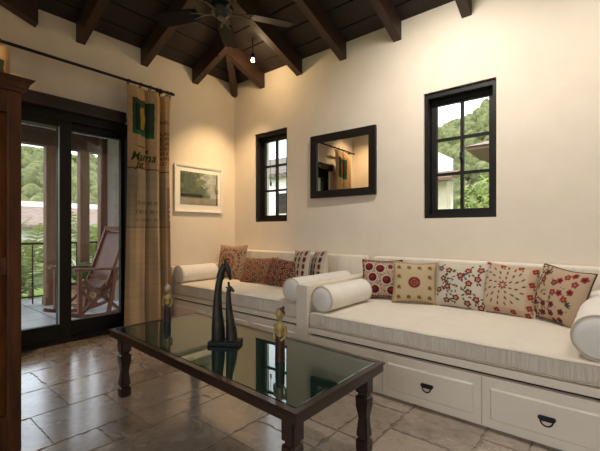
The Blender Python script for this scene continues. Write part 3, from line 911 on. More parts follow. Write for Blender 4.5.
def p_stripe(seed):
    def f(U, V):
        c = np.ones(U.shape+(3,))*np.array(rgb(222,206,184)); r = np.random.RandomState(seed)
        for u in (-.75, -.25, .25, .75):
            for k in range(6):
                v = -.85+k*.34; c = flower(c,U,V,u,v,.13,[DRED,RED][k % 2],rgb(120,60,48),5,k)
                for a in (.8,2.4): c = blend(c, petal(U,V,u,v-.16,a,.13,.03), [BLK,BROWN][k % 2])
        return c
    return f

def cushion(label, loc, w, h, th, yaw, lean, roll, paint, back=(206,190,164), pip='piping', group=None, n=84):
    """stands on its lower edge at loc; faces -y before yaw; lean tips the top back"""
    t = thing('throw_cushion', label, 'cushion', loc, group='embroidered cushions on the ' + ('corner daybed' if loc[0] < 1.9 else 'long daybed'))
    s = np.linspace(-1, 1, n)
    U, V = np.meshgrid(s, s)
    def shape(U, V, side):
        prof = np.clip((1-np.abs(U)**2.6)*(1-np.abs(V)**2.6), 0, 1)**.55
        pin = 1 - .075*(1-np.abs(V)**2)*np.abs(U)**3
        pinv = 1 - .075*(1-np.abs(U)**2)*np.abs(V)**3 + .012*np.sin(U*4+w*50)
        X = U*w/2*pin; Z = V*h/2*pinv + h/2
        wr = .010*np.sin(U*7+V*3+w*40)*np.abs(U*V)
        Y = side*(th/2*prof + wr*prof)
        return np.stack([X, Y, Z], -1)
    Rm = np.array((Euler((0,0,yaw)).to_matrix() @ Euler((-lean,0,0)).to_matrix() @ Euler((0,roll,0)).to_matrix()))
    F = shape(U, V, -1) @ Rm.T; B = shape(U, V, 1) @ Rm.T
    nv = n*n
    idx = np.arange(nv).reshape(n, n)
    q = np.stack([idx[:-1,:-1], idx[:-1,1:], idx[1:,1:], idx[1:,:-1]], -1).reshape(-1, 4)
    me = bpy.data.meshes.new('cushion_cover')
    me.from_pydata(np.concatenate([F.reshape(-1,3), B.reshape(-1,3)]).tolist(), [], q.tolist() + (q[:, ::-1]+nv).tolist())
    at = me.color_attributes.new('Col', 'FLOAT_COLOR', 'POINT')
    cols = np.concatenate([paint(U, V).reshape(-1,3), np.ones((nv,3))*np.array(rgb(*back))])
    c4 = np.ones((2*nv,4), np.float32); c4[:, :3] = cols
    at.data.foreach_set('color', c4.ravel())
    bm = bmesh.new(); bm.from_mesh(me); bmesh.ops.remove_doubles(bm, verts=bm.verts[:], dist=1e-5); bm.to_mesh(me); bm.free()
    cv = link('cushion_cover', me, MATS.setdefault('cushion_cloth', mat_attr('embroidered_cloth', .9, 420, .3, .0012, .15, .1, .72)), t, True, 180)
    e = []
    for k in range(n): e.append(F[0, k])
    for k in range(1, n): e.append(F[k, -1])
    for k in range(n-2, -1, -1): e.append(F[-1, k])
    for k in range(n-2, -1, -1): e.append(F[k, 0])
    MB().tube([tuple(p) for p in e[::2]] + [tuple(e[0])], .0045, 6).build('edge_piping', M[pip], t, smooth=True)
    return t
cz = ZM+.008
cushion('small cushion with five dark red discs, nearest the left bolster of the long daybed', (2.25, -.34, cz), .33, .325, .12, R(22), R(14), R(0), p_red_discs, pip='dark_piping')
cushion('tan cushion with one round dark red medallion in its middle', (2.545, -.365, cz), .335, .325, .12, R(24), R(14), R(1), p_medallion, pip='tan_piping')
cushion('white cushion scattered with red flowers and blue-green leaves, middle of five', (2.85, -.31, cz), .375, .335, .13, R(-4), R(15), R(1), p_white_flowers, pip='piping')
cushion('pale cushion with a radiating sunburst of petals around a red flower', (3.165, -.33, cz), .345, .345, .13, R(-8), R(16), R(3), p_sunburst, pip='piping')
cushion('cushion of red flower vines with dark piping, beside the right bolster', (3.43, -.385, cz), .335, .345, .13, R(-34), R(15), R(6), p_vine, pip='dark_piping')
czl = ZM+.020
cushion('square cushion with a red medallion and pale top, leftmost on the corner daybed', (.335, -.355, czl), .47, .385, .14, R(0), R(10), R(-1), p_dense(3, rgb(196,162,134), 'medallion'), pip='tan_piping')
cushion('low slumped cushion of brown and red rosettes beside the medallion cushion', (.86, -.45, czl), .46, .285, .13, R(3), R(24), R(-3), p_dense(9, rgb(150,112,86), 'rows'), pip='tan_piping')
cushion('low slumped cushion of dense dark red rosettes, next to the striped cushion', (1.21, -.475, czl), .44, .285, .13, R(0), R(24), R(4), p_dense(14, rgb(116,66,52), 'rows'), pip='tan_piping')
cushion('upright cushion with rows of dark red flowers, seen nearly edge-on, first of two', (1.425, -.42, czl), .38, .37, .10, R(-29), R(8), R(-3), p_stripe(4), pip='piping')
cushion('upright white cushion seen edge-on, resting against the bolster by the dividing arm', (1.605, -.37, czl), .38, .37, .13, R(-38), R(8), R(-4), p_stripe(8), back=(224,212,192), pip='piping')

# ------------------------------------------------------------------ coffee table
def table():
    TX, TY, TZ = 2.143, -1.858, .40
    L, W, th = 1.555, .630, R(-2.4)
    t = thing('coffee_table', 'long low dark wooden coffee table with an inset green glass top', 'table', (TX, TY, 0), (0,0,th))
    hl, hw = L/2, W/2
    fr = MB()
    def ring(o0, i0, zb, zt, ti=None):
        frame_ring(fr, -o0[0], o0[0], -o0[1], o0[1], i0, zb, zt, lambda a, b, d: (a, b, d))
    # moulded frame: lip on top, fascia below
    def side(w0, z0, z1):
        outer = [(-hl,-hw),(hl,-hw),(hl,hw),(-hl,hw)]
        inner = [(-hl+w0,-hw+w0),(hl-w0,-hw+w0),(hl-w0,hw-w0),(-hl+w0,hw-w0)]
        for i in range(4):
            j = (i+1) % 4
            fr.hexa([(*outer[i],z0),(*outer[j],z0),(*inner[j],z0),(*inner[i],z0),(*outer[i],z1),(*outer[j],z1),(*inner[j],z1),(*inner[i],z1)])
    side(.033, TZ-.012, TZ)
    s = .006
    hl -= s; hw -= s; side(.026, TZ-.045, TZ-.012); hl += s; hw += s
    bmesh.ops.bevel(fr.bm, geom=[e for e in fr.bm.edges if e.is_valid and e.calc_length() > .3], offset=.003, segments=2, affect='EDGES')
    fr.build('table_frame', M['table'], t)
    m, nt, b = nodes('green_tinted_glass')
    b.inputs['Base Color'].default_value = (.12,.28,.22,1); b.inputs['Roughness'].default_value = .015
    b.inputs['Transmission Weight'].default_value = .93; b.inputs['IOR'].default_value = 1.56
    MB().box(-hl+.034, hl-.034, -hw+.034, hw-.034, TZ-.012, TZ-.001, .004, 2).build('glass_top', m, t)
    MB().box(-hl+.031, hl-.031, -hw+.031, hw-.031, TZ-.036, TZ-.026).build('inner_board', mat_noise('dark_green_board', rgb(20,36,30), rgb(32,52,44), 5, .5, .05, spec=.2), t)
    prof = [(.034,0),(.036,.004),(.036,.045),(.034,.05),(.026,.054),(.026,.062),(.034,.067),(.033,.085),(.027,.13),(.026,.15),(.033,.20),(.038,.235),(.036,.246),(.027,.252),(.027,.262),(.038,.268),(.038,TZ-.048)]
    for sx in (-1, 1):
        for sy in (-1, 1):
            mb = MB().lathe([(r*1.38*.86, h) for r, h in prof], (sx*(hl-.075), sy*(hw-.065), 0), 4, 'z', rot=math.pi/4)
            ed = [e for e in mb.bm.edges if abs(e.verts[0].co.z-e.verts[1].co.z) > .003]
            bmesh.ops.bevel(mb.bm, geom=ed, offset=.007, segments=2, affect='EDGES')
            mb.build('leg', M['table_leg'], t)
    for ch in t.children:   # the old frame is slightly out of square
        for v in ch.data.vertices: v.co.x -= .05*v.co.y
    return t
table()

TT = .40
def loft(mb, secs, n=14):
    """secs: (x, y, z, rx, ry)"""
    rings = []
    for i, (x, y, z, rx, ry) in enumerate(secs):
        rings.append([(x+rx*math.cos(2*math.pi*k/n), y+ry*math.sin(2*math.pi*k/n), z) for k in range(n)])
    return mb.rings(rings)
def giraffes():
    # stands square to the table; local x runs to the viewer's right
    t = thing('giraffe_sculpture', 'dark bronze sculpture of two long-necked giraffes on a black base', 'sculpture', (2.146, -1.872, TT), (0,0,R(30)))
    MB().box(-.080, .080, -.050, .050, 0, .022, .003).build('sculpture_base', M['stone_black'], t)
    g = MB()
    # body and neck rise as one tapering column, then the neck arches over
    g_path = [(x, y, z, a*.84, b_*.88) for x, y, z, a, b_ in [(-.040,0,.020,.044,.036),(-.040,0,.07,.043,.036),(-.043,0,.13,.037,.031),(-.045,0,.19,.030,.027),(-.043,0,.25,.025,.023),(-.038,0,.31,.022,.020),(-.028,0,.36,.0225,.019)]]
    loft(g, g_path)
    g.tube([(-.030,0,.345),(-.020,0,.385),(-.006,0,.410),(.006,0,.416)], [.0215,.020,.018,.016], 12)
    # long drooping head
    g.tube([(-.004,0,.420),(.008,0,.412),(.018,0,.385),(.024,0,.355),(.027,0,.338)], [.011,.0155,.0135,.009,.006], 12)
    for s in (-1, 1):
        g.tube([(.000, s*.008, .425), (-.002, s*.011, .450)], [.005,.0035], 6)
        g.tube([(.000, s*.012, .416), (-.010, s*.028, .424)], [.007,.002], 6)
    g.build('tall_giraffe', M['bronze'], t, smooth=True, angle=70)
    s_ = MB()
    loft(s_, [(.034,.004,.020,.033,.027),(.032,.004,.07,.030,.025),(.026,.003,.12,.024,.020),(.020,.002,.17,.019,.017),(.017,.002,.22,.015,.013),(.016,.002,.268,.012,.011)], 12)
    s_.tube([(.014,.002,.262),(.020,.002,.288),(.027,.002,.296),(.040,.002,.283),(.046,.002,.276)], [.012,.013,.012,.008,.005], 10)
    for q in (-1, 1):
        s_.tube([(.020,.002+q*.006,.296), (.016,.002+q*.008,.328)], [.005,.003], 6)
        s_.tube([(.020,.002+q*.008,.294), (.008,.002+q*.022,.304)], [.006,.002], 6)
    s_.build('small_giraffe', M['bronze'], t, smooth=True, angle=70)
giraffes()

def figurine(loc, rz, label, skirt_mat, hair_mat, helmet, s=1.0):
    t = thing('figurine', label, 'figurine', loc, (0,0,rz), group='carved standing figurines on the table')
    b = MB()
    # torso, neck and head as one carved figure (local -y is the front)
    loft(b, [(0,0,.105*s,.019*s,.015*s),(0,0,.125*s,.017*s,.013*s),(0,0,.145*s,.020*s,.015*s),(0,0,.160*s,.025*s,.015*s),(0,0,.170*s,.022*s,.012*s),(0,0,.176*s,.009*s,.009*s),(0,0,.190*s,.0075*s,.0075*s),(0,-.001,.194*s,.012*s,.012*s),(0,-.002,.204*s,.0165*s,.017*s),(0,-.002,.218*s,.0175*s,.018*s),(0,-.001,.232*s,.014*s,.015*s),(0,0,.241*s,.006*s,.007*s)], 16)
    b.tube([(0,-.018*s,.214*s),(0,-.022*s,.207*s)], [.003*s,.0045*s], 6)                 # nose
    for q in (-1, 1):
        b.ball((q*.007*s, -.0175*s, .215*s), .003*s, u=8, v=6)                              # eyes
        b.tube([(q*.017*s,0,.218*s),(q*.0195*s,0,.204*s)], [.004*s,.003*s], 6)              # ears
        b.tube([(q*.024*s,0,.164*s),(q*.031*s,.002*s,.138*s),(q*.030*s,-.004*s,.116*s),(q*.020*s,-.014*s,.104*s),(q*.014*s,-.017*s,.100*s)], [.008*s,.0068*s,.006*s,.0055*s,.005*s], 8)
    b.tube([(-.006*s,-.0185*s,.200*s),(0,-.020*s,.1995*s),(.006*s,-.0185*s,.200*s)], .002*s, 6)
    b.build('carved_body', M['gold'], t, smooth=True, angle=70)
    k = MB(); loft(k, [(0,0,0,.024*s,.022*s),(0,0,.01*s,.024*s,.022*s),(0,0,.05*s,.021*s,.019*s),(0,0,.085*s,.022*s,.0185*s),(0,0,.110*s,.0205*s,.0165*s),(0,0,.116*s,.019*s,.015*s)], 16)
    for q in range(9): k.tube([(.0225*s*math.cos(q*.7),.0205*s*math.sin(q*.7),.008*s),(.0205*s*math.cos(q*.7),.018*s*math.sin(q*.7),.100*s)], .002*s, 5)
    k.build('skirt', M[skirt_mat], t, smooth=True, angle=70)
    h = MB()
    if helmet:
        h.lathe([(.0195*s,.214*s),(.0195*s,.226*s),(.015*s,.240*s),(.007*s,.248*s),(.004*s,.256*s),(.001,.258*s)], (0,.001,0), 16)
        h.build('headdress', M[hair_mat], t, smooth=True)
    else:
        h.ball((0,.005*s,.228*s), .019*s, 1, 1, .85); h.ball((.004*s,.018*s,.216*s), .012*s); h.ball((.012*s,.008*s,.243*s), .008*s)
        h.build('hair', M[hair_mat], t, smooth=True)
figurine((2.541, -1.874, TT), R(10), 'gold carved woman figurine with a dark bun and brown skirt, nearest table figure', 'skirt_wood', 'hair', False, 1.0)
figurine((1.455, -1.80, TT), R(40), 'carved figurine with a silver headdress at the curtain end of the table', 'skirt_purple', 'silver', True, .97)

# ------------------------------------------------------------------ armoire
def armoire():
    x0, x1, y0, y1, H = .62, 1.652, -3.25, -2.640, 1.625
    t = thing('armoire', 'tall reddish-brown wooden armoire with crown moulding at the left edge', 'armoire', ((x0+x1)/2, (y0+y1)/2, 0))
    mb = MB().box(x0, x1-.03, y0, y1-.03, .06, H)
    # panelled end: stiles and rails stand proud
    sx0, sx1 = x1-.03, x1
    for a, b in ((y0, y0+.052), (y1-.052, y1)): mb.box(sx0, sx1, a, b, .0, H, .004)
    for a, b in ((.0, .17), (.80, .88), (H-.10, H)): mb.box(sx0, sx1-.001, y0+.052, y1-.052, a, b, .004)
    mb.box(x0, x1-.03, y0, y1-.03, .0, .06)
    mb.build('carcass', M['armoire'], t, world=True)
    for a, b in ((.17,.80),(.88,H-.10)):
        p = MB().hexa([(sx0, y0+.053, a+.001), (sx0, y1-.053, a+.001), (sx0, y1-.053, b-.001), (sx0, y0+.053, b-.001),
                   (sx0+.018, y0+.092, a+.04), (sx0+.018, y1-.092, a+.04), (sx0+.018, y1-.092, b-.04), (sx0+.018, y0+.092, b-.04)])
        p.build('side_panel', M['armoire_panel'], t, world=True)
    xm = (x0+x1)/2
    for a, b, s in ((x0+.06, xm-.003, 1), (xm+.003, x1-.06, -1)):
        d = MB().box(a, b, y1-.03, y1-.005, .10, H-.06, .004).box(a+.07, b-.07, y1-.008, y1+.004, .2, .78, .004).box(a+.07, b-.07, y1-.008, y1+.004, .88, H-.16, .004).build('door', M['armoire'], t, world=True)
        kx = b-.03 if s > 0 else a+.03
        MB().ball((kx, y1+.012, .9), .016).tube([(kx, y1-.006, .9), (kx, y1+.01, .9)], .007, 8).build('knob', M['iron'], d, world=True)
    c = MB()
    for i, (o, za, zb) in enumerate(((.012, H, H+.014), (.028, H+.014, H+.040), (.045, H+.040, H+.056))):
        c.hexa([(x0-o*.6, y0, za), (x1+o*.7, y0, za), (x1+o*.7, y1+o*.7, za), (x0-o*.6, y1+o*.7, za), (x0-o, y0, zb), (x1+o, y0, zb), (x1+o, y1+o, zb), (x0-o, y1+o, zb)])
    c.build('crown_moulding', M['armoire'], t, world=True)
armoire()

# ------------------------------------------------------------------ ceiling fan
def fan():
    fx, fy, fz = 1.45, -1.355, 2.66
    top = DZ + MS*1.355
    t = thing('ceiling_fan', 'dark five-blade ceiling fan hanging under the roof timbers', 'ceiling fan', (fx, fy, fz))
    MB().tube([(0,0,.06), (0,0,top-fz)], .012, 10).build('down_rod', M['fan'], t, smooth=True)
    MB().lathe([(.012,top-fz-.10),(.05,top-fz-.06),(.06,top-fz-.0)], (0,0,0), 20).build('canopy', M['fan'], t, smooth=True)
    MB().lathe([(r*.76, h*.85) for r, h in [(.02,-.075),(.045,-.072),(.05,-.055),(.06,-.05),(.065,-.035),(.10,-.028),(.115,-.01),(.115,.025),(.10,.045),(.05,.06),(.02,.075)]], (0,0,0), 28).build('motor_housing', M['fan'], t, smooth=True, angle=35)
    for k in range(5):
        a = R(133+72*k); m = Matrix.Rotation(a, 4, 'Z')
        pr = [(.19,.045),(.24,.058),(.36,.066),(.50,.070),(.545,.060),(.56,.035)]
        mb = MB(); tilt = .22
        up = [[(x, s*w, s*w*tilt + .003) for s in (-1,1)] for x, w in pr]; 
        pts_t = [(x, -w, -w*tilt+.003) for x, w in pr] + [(x, w, w*tilt+.003) for x, w in reversed(pr)]
        pts_b = [(x, y, z-.007) for x, y, z in pts_t]
        n = len(pts_t); vt = [mb.bm.verts.new(p) for p in pts_t]; vb = [mb.bm.verts.new(p) for p in pts_b]
        mb.bm.faces.new(vt); mb.bm.faces.new(list(reversed(vb)))
        for i in range(n): mb.bm.faces.new((vt[i], vb[i], vb[(i+1) % n], vt[(i+1) % n]))
        mb.xform(m); bl = mb.build('fan_blade', M['fan_blade'], t)
        mb = MB().bar((.06,0,-.022), (.16,0,-.012), .022, .006).bar((.155,-.012,-.010), (.24,-.035,-.010), .016, .006).bar((.155,.012,-.008), (.24,.035,-.002), .016, .006)
        mb.xform(m); mb.build('blade_bracket', M['fan'], bl)
    MB().tube([(-.025,-.01,-.06), (-.025,-.01,-.34)], .0022, 5).ball((-.025,-.01,-.345), .007, u=8, v=6).build('pull_chain', M['fan'], t)
fan()

# ------------------------------------------------------------------ hanging lamps
def lamp(x, y, z, label, watts):
    top = DZ + MS*min(-y, x)
    t = thing('pendant_lamp', label, 'lamp', (x, y, z), group='small bulbs hanging from the roof timbers')
    MB().tube([(0,0,.05), (.0,0,top-z)], .0045, 6).build('lamp_cord', M['iron'], t)
    MB().lathe([(.012,.07),(.02,.06),(.022,.03),(.018,.02)], (0,0,0), 14).build('lamp_socket', M['iron'], t, smooth=True)
    MB().lathe([(.012,.022),(.017,.004),(.018,-.006),(.013,-.018),(.003,-.022)], (0,0,0), 16).build('bulb', mat_plain('lit_bulb', (1,.84,.62), .4, emit=14), t, smooth=True)
    def light(kind, watts, col, soft, size=None, target=None, dz=-.05):
        L = bpy.data.lights.new('lamp_light', kind); L.energy = watts; L.color = col; L.shadow_soft_size = soft
        if kind == 'SPOT': L.spot_size = R(size); L.spot_blend = 1.0
        o = bpy.data.objects.new('lamp_light', L); COL.objects.link(o); o.parent = t; o.location = (0,0,dz)
        if target: o.rotation_euler = (Vector(target) - Vector((x,y,z))).to_track_quat('-Z', 'Y').to_euler()
    for args in watts: light(*args)
WARM, SOFT = (1,.70,.38), (1,.94,.87)
lamp(.80, -.43, 2.80, 'small lit bulb hanging on a cord near the room corner', [('SPOT', 75, WARM, .03, 75, (.02, -.36, 1.0)), ('POINT', 4.5, WARM, .03, None, None, -.05)])
lamp(.55, -2.80, 3.02, 'small lit bulb hanging on a cord above the armoire', [('SPOT', 52, WARM, .03, 100, (.1, -3.05, 1.3))])
for i, (x, y) in enumerate(((4.1, -1.0), (4.7, -3.5), (2.75, -1.0), (2.5, -3.9))):  # bulbs added out of view as fill light to brighten the room
    lamp(x, y, 3.0, ['added fill bulb hanging near the right wall', 'added fill bulb behind the camera, right', 'added fill bulb hanging above the coffee table', 'added fill bulb over the alcove behind the camera'][i], [[('SPOT', 35, SOFT, .12, 150, (4.2, -.15, 1.3), -.1)], [('POINT', 6, SOFT, .12, None, None, -.16)], [('SPOT', 62, SOFT, .12, 150, (2.75, -.15, 1.3), -.1)], [('POINT', 6, SOFT, .12, None, None, -.16)]][i])

# ------------------------------------------------------------------ veranda
struct(MB().box(-2.75, -.25, -6, .30, -.35, -.004).build('patio', M['patio']))
struct(MB().hexa([(-2.45,-6,2.455),(-.25,-6,2.75),(-.25,.3,2.75),(-2.45,.3,2.455),(-2.45,-6,2.515),(-.25,-6,2.81),(-.25,.3,2.81),(-2.45,.3,2.515)]).build('porch_roof', M['porch_roof']))
pb = MB().box(-2.20, -2.05, -6, .3, 2.13, 2.36); struct(pb.build('beam', M['porch_roof']))
for k in range(10):
    y = -5.5+.62*k
    struct(MB().hexa([(-2.4,y-.04,2.37),(-.25,y-.04,2.66),(-.25,y+.04,2.66),(-2.4,y+.04,2.37),(-2.4,y-.04,2.46),(-.25,y-.04,2.75),(-.25,y+.04,2.75),(-2.4,y+.04,2.46)]).build('beam', M['porch_roof']))
for y in (-3.05, -1.436, -1.02, -.745):
    struct(MB().box(-2.19, -2.065, y-.062, y+.062, -.004, 2.14, .006).box(-2.205, -2.05, y-.077, y+.077, -.004, .10, .006).build('column', M['porch_wood']))
struct(MB().box(-1.95, -1.70, -.76, -.45, -.004, 2.56).build('reflection_pier', M['reflection_mauve']))  # added pier, stands in for the curtain reflected in the door glass
def railing():
    t = thing('railing', 'black metal veranda railing outside the glass doors', 'railing', (-2.30, -1.6, 0))
    MB().box(-2.325, -2.275, -3.8, .4, .805, .835, .004).build('top_rail', M['iron'], t, world=True)
    MB().box(-2.315, -2.285, -3.8, .4, .09, .11).build('bottom_rail', M['iron'], t, world=True)
    proto = None
    for k in range(31):
        y = -3.75+.135*k
        if proto is None: proto = MB().box(-.007, .007, -.007, .007, .0, .81).build('baluster', M['iron'], t); o = proto
        else: o = proto.copy(); COL.objects.link(o)
        o.location = (0, y+1.6, 0)
railing()

def rocking_chair():
    # local: faces -y, x across
    t = thing('rocking_chair', 'reddish wooden rocking chair with leather seat on the veranda', 'chair', (-1.05, -1.36, .0), (0,0,R(9)))
    wd, lt = M['chair_wood'], M['leather']
    for s in (-1, 1):
        x = s*.25
        n = 14; pts = [(x, -.36+.84*k/n, .022+.16*((k/n-.48)**2)*2) for k in range(n+1)]
        mb = MB()
        for a, b in zip(pts, pts[1:]): mb.bar(a, b, .032, .04)
        mb.build('rocker', wd, t)
        MB().bar((x, -.23, .04), (x, -.23, .56), .034, .04, (0,1,0)).build('front_leg', wd, t)
        MB().bar((x, .10, .03), (x, .20, .55), .034, .04, (0,1,0)).build('rear_leg', wd, t)
        MB().bar((x*.86, -.20, .06), (x*.86, .28, .46), .026, .035).bar((x*.86, .24, .06), (x*.86, -.18, .44), .026, .035).build('cross_brace', wd, t)
        MB().bar((x*1.04, -.30, .565), (x*1.04, .24, .545), .062, .026).build('arm', wd, t)
        MB().bar((x*.84, .10, .33), (x*.84, .36, 1.02), .03, .04, (0,1,0)).build('back_post', wd, t)
    for q in (((-.25,-.23,.36), (.25,-.23,.36), .03, .04), ((-.25,-.23,.16), (.25,-.23,.16), .025, .03), ((-.25,.15,.26), (.25,.15,.26), .025, .03)): MB().bar(*q).build('stretcher', wd, t)
    MB().bar((-.235,.36,1.02), (.235,.36,1.02), .035, .055).build('top_rail', wd, t); MB().bar((-.235,.145,.44), (.235,.145,.44), .03, .04).build('lower_rail', wd, t)
    # sling of leather: sags between the front rail and the top of the back
    u = np.linspace(-1,1,9); v = np.linspace(0,1,26)
    path = np.array([(-.23,.385),(-.10,.345),(.05,.33),(.14,.42),(.22,.64),(.35,1.0)])
    tt = np.linspace(0,1,len(path)); px = np.interp(v, tt, path[:,0]); pz = np.interp(v, tt, path[:,1])
    U, V = np.meshgrid(u, v)
    P = np.stack([U*.20, np.repeat(px[:,None],9,1), np.repeat(pz[:,None],9,1) - .02*(1-U**2)], -1)
    o = link('leather_sling', grid_mesh(P), lt, t, True, 180); s = o.modifiers.new('s', 'SOLIDIFY'); s.thickness = .008
    k = MB()
    for q in range(5): k.bar((-.16+.08*q, .19, .50), (-.16+.08*q, .30, .80), .02, .008, (0,1,0))
    k.build('back_slat', wd, t)
rocking_chair()

def frond(mb, base, az, L, rise, droop, w, nl=14, leaflet=.18):
    """feather leaf: curved rib with leaflets both sides"""
    ca, sa = math.cos(az), math.sin(az); pts = []
    for k in range(nl+1):
        t = k/nl; r = L*t; z = rise*t - droop*t*t
        pts.append(Vector((base[0]+ca*r, base[1]+sa*r, base[2]+z)))
    mb.tube(pts, [w*(1-.8*k/nl) for k in range(nl+1)], 4)
    for k in range(2, nl+1):
        p = pts[k]; tan = (pts[k]-pts[k-1]).normalized(); side = Vector((-sa, ca, 0))
        ll = leaflet*math.sin(math.pi*(.15+.8*k/nl))
        for s in (-1, 1):
            tip = p + side*s*ll + tan*ll*.6 + Vector((0,0,-ll*.35))
            a = tan*leaflet*.09
            mid = (p+tip)/2 + Vector((0,0,ll*.1))
            v = [mb.bm.verts.new(q) for q in (p-a, p+a, mid+a*1.1, tip, mid-a*1.1)]
            mb.bm.faces.new((v[0], v[1], v[2], v[3], v[4]))
def palm(loc, n, L, rise, label, mat, droop=.6, leaflet=.2, trunk=.5, seed=0):
    r = random.Random(seed)
    t = thing('palm_plant', label, 'plant', loc, group='palms in the garden beyond the railing')
    MB().lathe([(.06,0),(.05,trunk*.5),(.045,trunk)], (0,0,0), 8).build('trunk', M['porch_wood'], t, smooth=True)
    mb = MB()
    for k in range(n):
        frond(mb, (0,0,trunk-.02), 2*math.pi*k/n+r.uniform(-.3,.3), L*r.uniform(.75,1.15), rise*r.uniform(.6,1.5), droop*r.uniform(.6,1.3), .012, 14, leaflet)
    mb.build('fronds', M[mat], t)
GZ = -.6
palm((-3.3, -1.65, GZ), 22, .75, 1.25, 'yellow-green palm just outside the railing, left of the grey veranda post', 'palm', .8, .22, .5, 1)
palm((-4.9, -.95, GZ), 22, .8, 1.35, 'taller palm beyond the railing, behind the first veranda post', 'palm', .9, .26, .6, 2)
palm((-5.7, .75, GZ), 22, .85, 1.4, 'bright palm seen between the two brown veranda posts', 'palm', .9, .28, .7, 3)
palm((-3.45, -.02, GZ), 14, .75, 1.0, 'low palm outside the railing behind the rocking chair', 'palm', .7, .22, .4, 4)
palm((-7.6, 1.0, GZ), 18, .9, 1.5, 'far palm beyond the brown posts, near the tiled roof', 'palm', 1.0, .28, .8, 5)
palm((-3.3, -3.3, GZ), 14, .6, 1.0, 'palm outside the railing at the far left of the glass', 'palm', .8, .22, .4, 6)
palm((-6.9, -1.0, GZ), 22, .85, 1.45, 'palm farther out in the garden, left of the first veranda post', 'palm', .9, .26, .7, 8)
palm((-9.6, -.6, GZ), 22, .9, 1.45, 'farthest palm, just in front of the neighbouring white wall', 'palm', .9, .26, .8, 9)
def fern():
    t = thing('potted_fern', 'leafy green fern in a clay pot behind the rocking chair', 'plant', (-1.62, -1.20, -.004))
    MB().lathe([(.10,0),(.13,.02),(.16,.26),(.175,.27),(.175,.31),(.155,.31),(.15,.28)], (0,0,0), 20).build('pot', M['pot'], t, smooth=True)
    mb = MB(); r = random.Random(4)
    for k in range(34): frond(mb, (r.uniform(-.05,.05), r.uniform(-.05,.05), .28), r.uniform(0,6.28), r.uniform(.18,.33), r.uniform(.35,.75), r.uniform(.2,.6), .006, 12, .09)
    mb.build('fern_leaves', M['fern'], t)
fern()

# ------------------------------------------------------------------ surroundings
def hill():
    na, nr = 300, 70
    r = np.random.RandomState(21)
    ang = np.linspace(R(20), R(235), na)         # world azimuth
    rad = np.concatenate([np.linspace(14, 40, 16), np.linspace(42, 150, nr-16)])
    A, RR = np.meshgrid(ang, rad)
    X = CX+RR*np.cos(A); Y = CY+RR*np.sin(A)
    # view-independent skyline: slope by compass direction
    phi = np.degrees(np.pi/2 + YAW - A)
    el = np.interp(phi, [-120,-60,-37,-28,-10,5,14,20.7,27.7,40,90], [.16,.17,.175,.155,.17,.16,.19,.25,.31,.38,.3])
    ramp_ = np.clip((RR-30)/75, 0, 1); ramp_ = ramp_**1.15
    def vn(sc, seed):
        rr = np.random.RandomState(seed); g = rr.rand(256,256)
        x, y = X/sc+500, Y/sc+500; xi, yi = x.astype(int), y.astype(int); fx, fy = x-xi, y-yi
        fx, fy = fx*fx*(3-2*fx), fy*fy*(3-2*fy)
        G = lambda a,b: g[b % 256, a % 256]
        return (G(xi,yi)*(1-fx)+G(xi+1,yi)*fx)*(1-fy) + (G(xi,yi+1)*(1-fx)+G(xi+1,yi+1)*fx)*fy
    n = vn(9,1)*1.2+vn(4,2)*1.0+vn(2.2,3)*.7
    Z = GZ-.1 + el*105*ramp_ + (n-1.2)*np.clip((RR-24)/30,0,1.4)*1.1
    P = np.stack([X,Y,Z], -1)
    struct(link('hill', grid_mesh(P), M['hill'], None, True, 180))
    mb = MB(); cnt = 0
    tmpl = bmesh.new(); bmesh.ops.create_icosphere(tmpl, subdivisions=2, radius=1.0)
    tv = np.array([v.co[:] for v in tmpl.verts]); tf = np.array([[v.index for v in f.verts] for f in tmpl.faces]); tmpl.free()
    vs_, fs_ = [], []
    while cnt < 4200:
        j = r.randint(14, nr-4); i = r.randint(0, na)
        if not (-42 < phi[j, i] < -23 or -11 < phi[j, i] < 33): continue
        sz = r.uniform(.45, 1.25)*(1 if RR[j,i] < 60 else 1.4)
        q = tv*(1+.22*np.sin(tv*r.uniform(3,6)+r.uniform(0,6,3)).sum(1, keepdims=True)*.6)*sz*np.array([1,1,r.uniform(.8,1.3)])
        a = r.uniform(0,6.28); q = np.stack([q[:,0]*math.cos(a)-q[:,1]*math.sin(a), q[:,0]*math.sin(a)+q[:,1]*math.cos(a), q[:,2]], 1)
        fs_.append(tf+len(vs_)*len(tv)); vs_.append(q+np.array([X[j,i]+r.uniform(-1,1), Y[j,i]+r.uniform(-1,1), Z[j,i]+sz*.5])); cnt += 1
    me = bpy.data.meshes.new('hillside_trees'); me.from_pydata(np.concatenate(vs_).tolist(), [], np.concatenate(fs_).tolist())
    o = link('hillside_trees', me, M['tree_crowns'], None, True, 180); tag(o, 'green woodland covering the distant hillside', 'trees', kind='stuff')
    struct(MB().poly([(-160,-60,GZ-.12),(60,-60,GZ-.12),(60,160,GZ-.12),(-160,160,GZ-.12)]).build('ground', M['grass']))
hill()

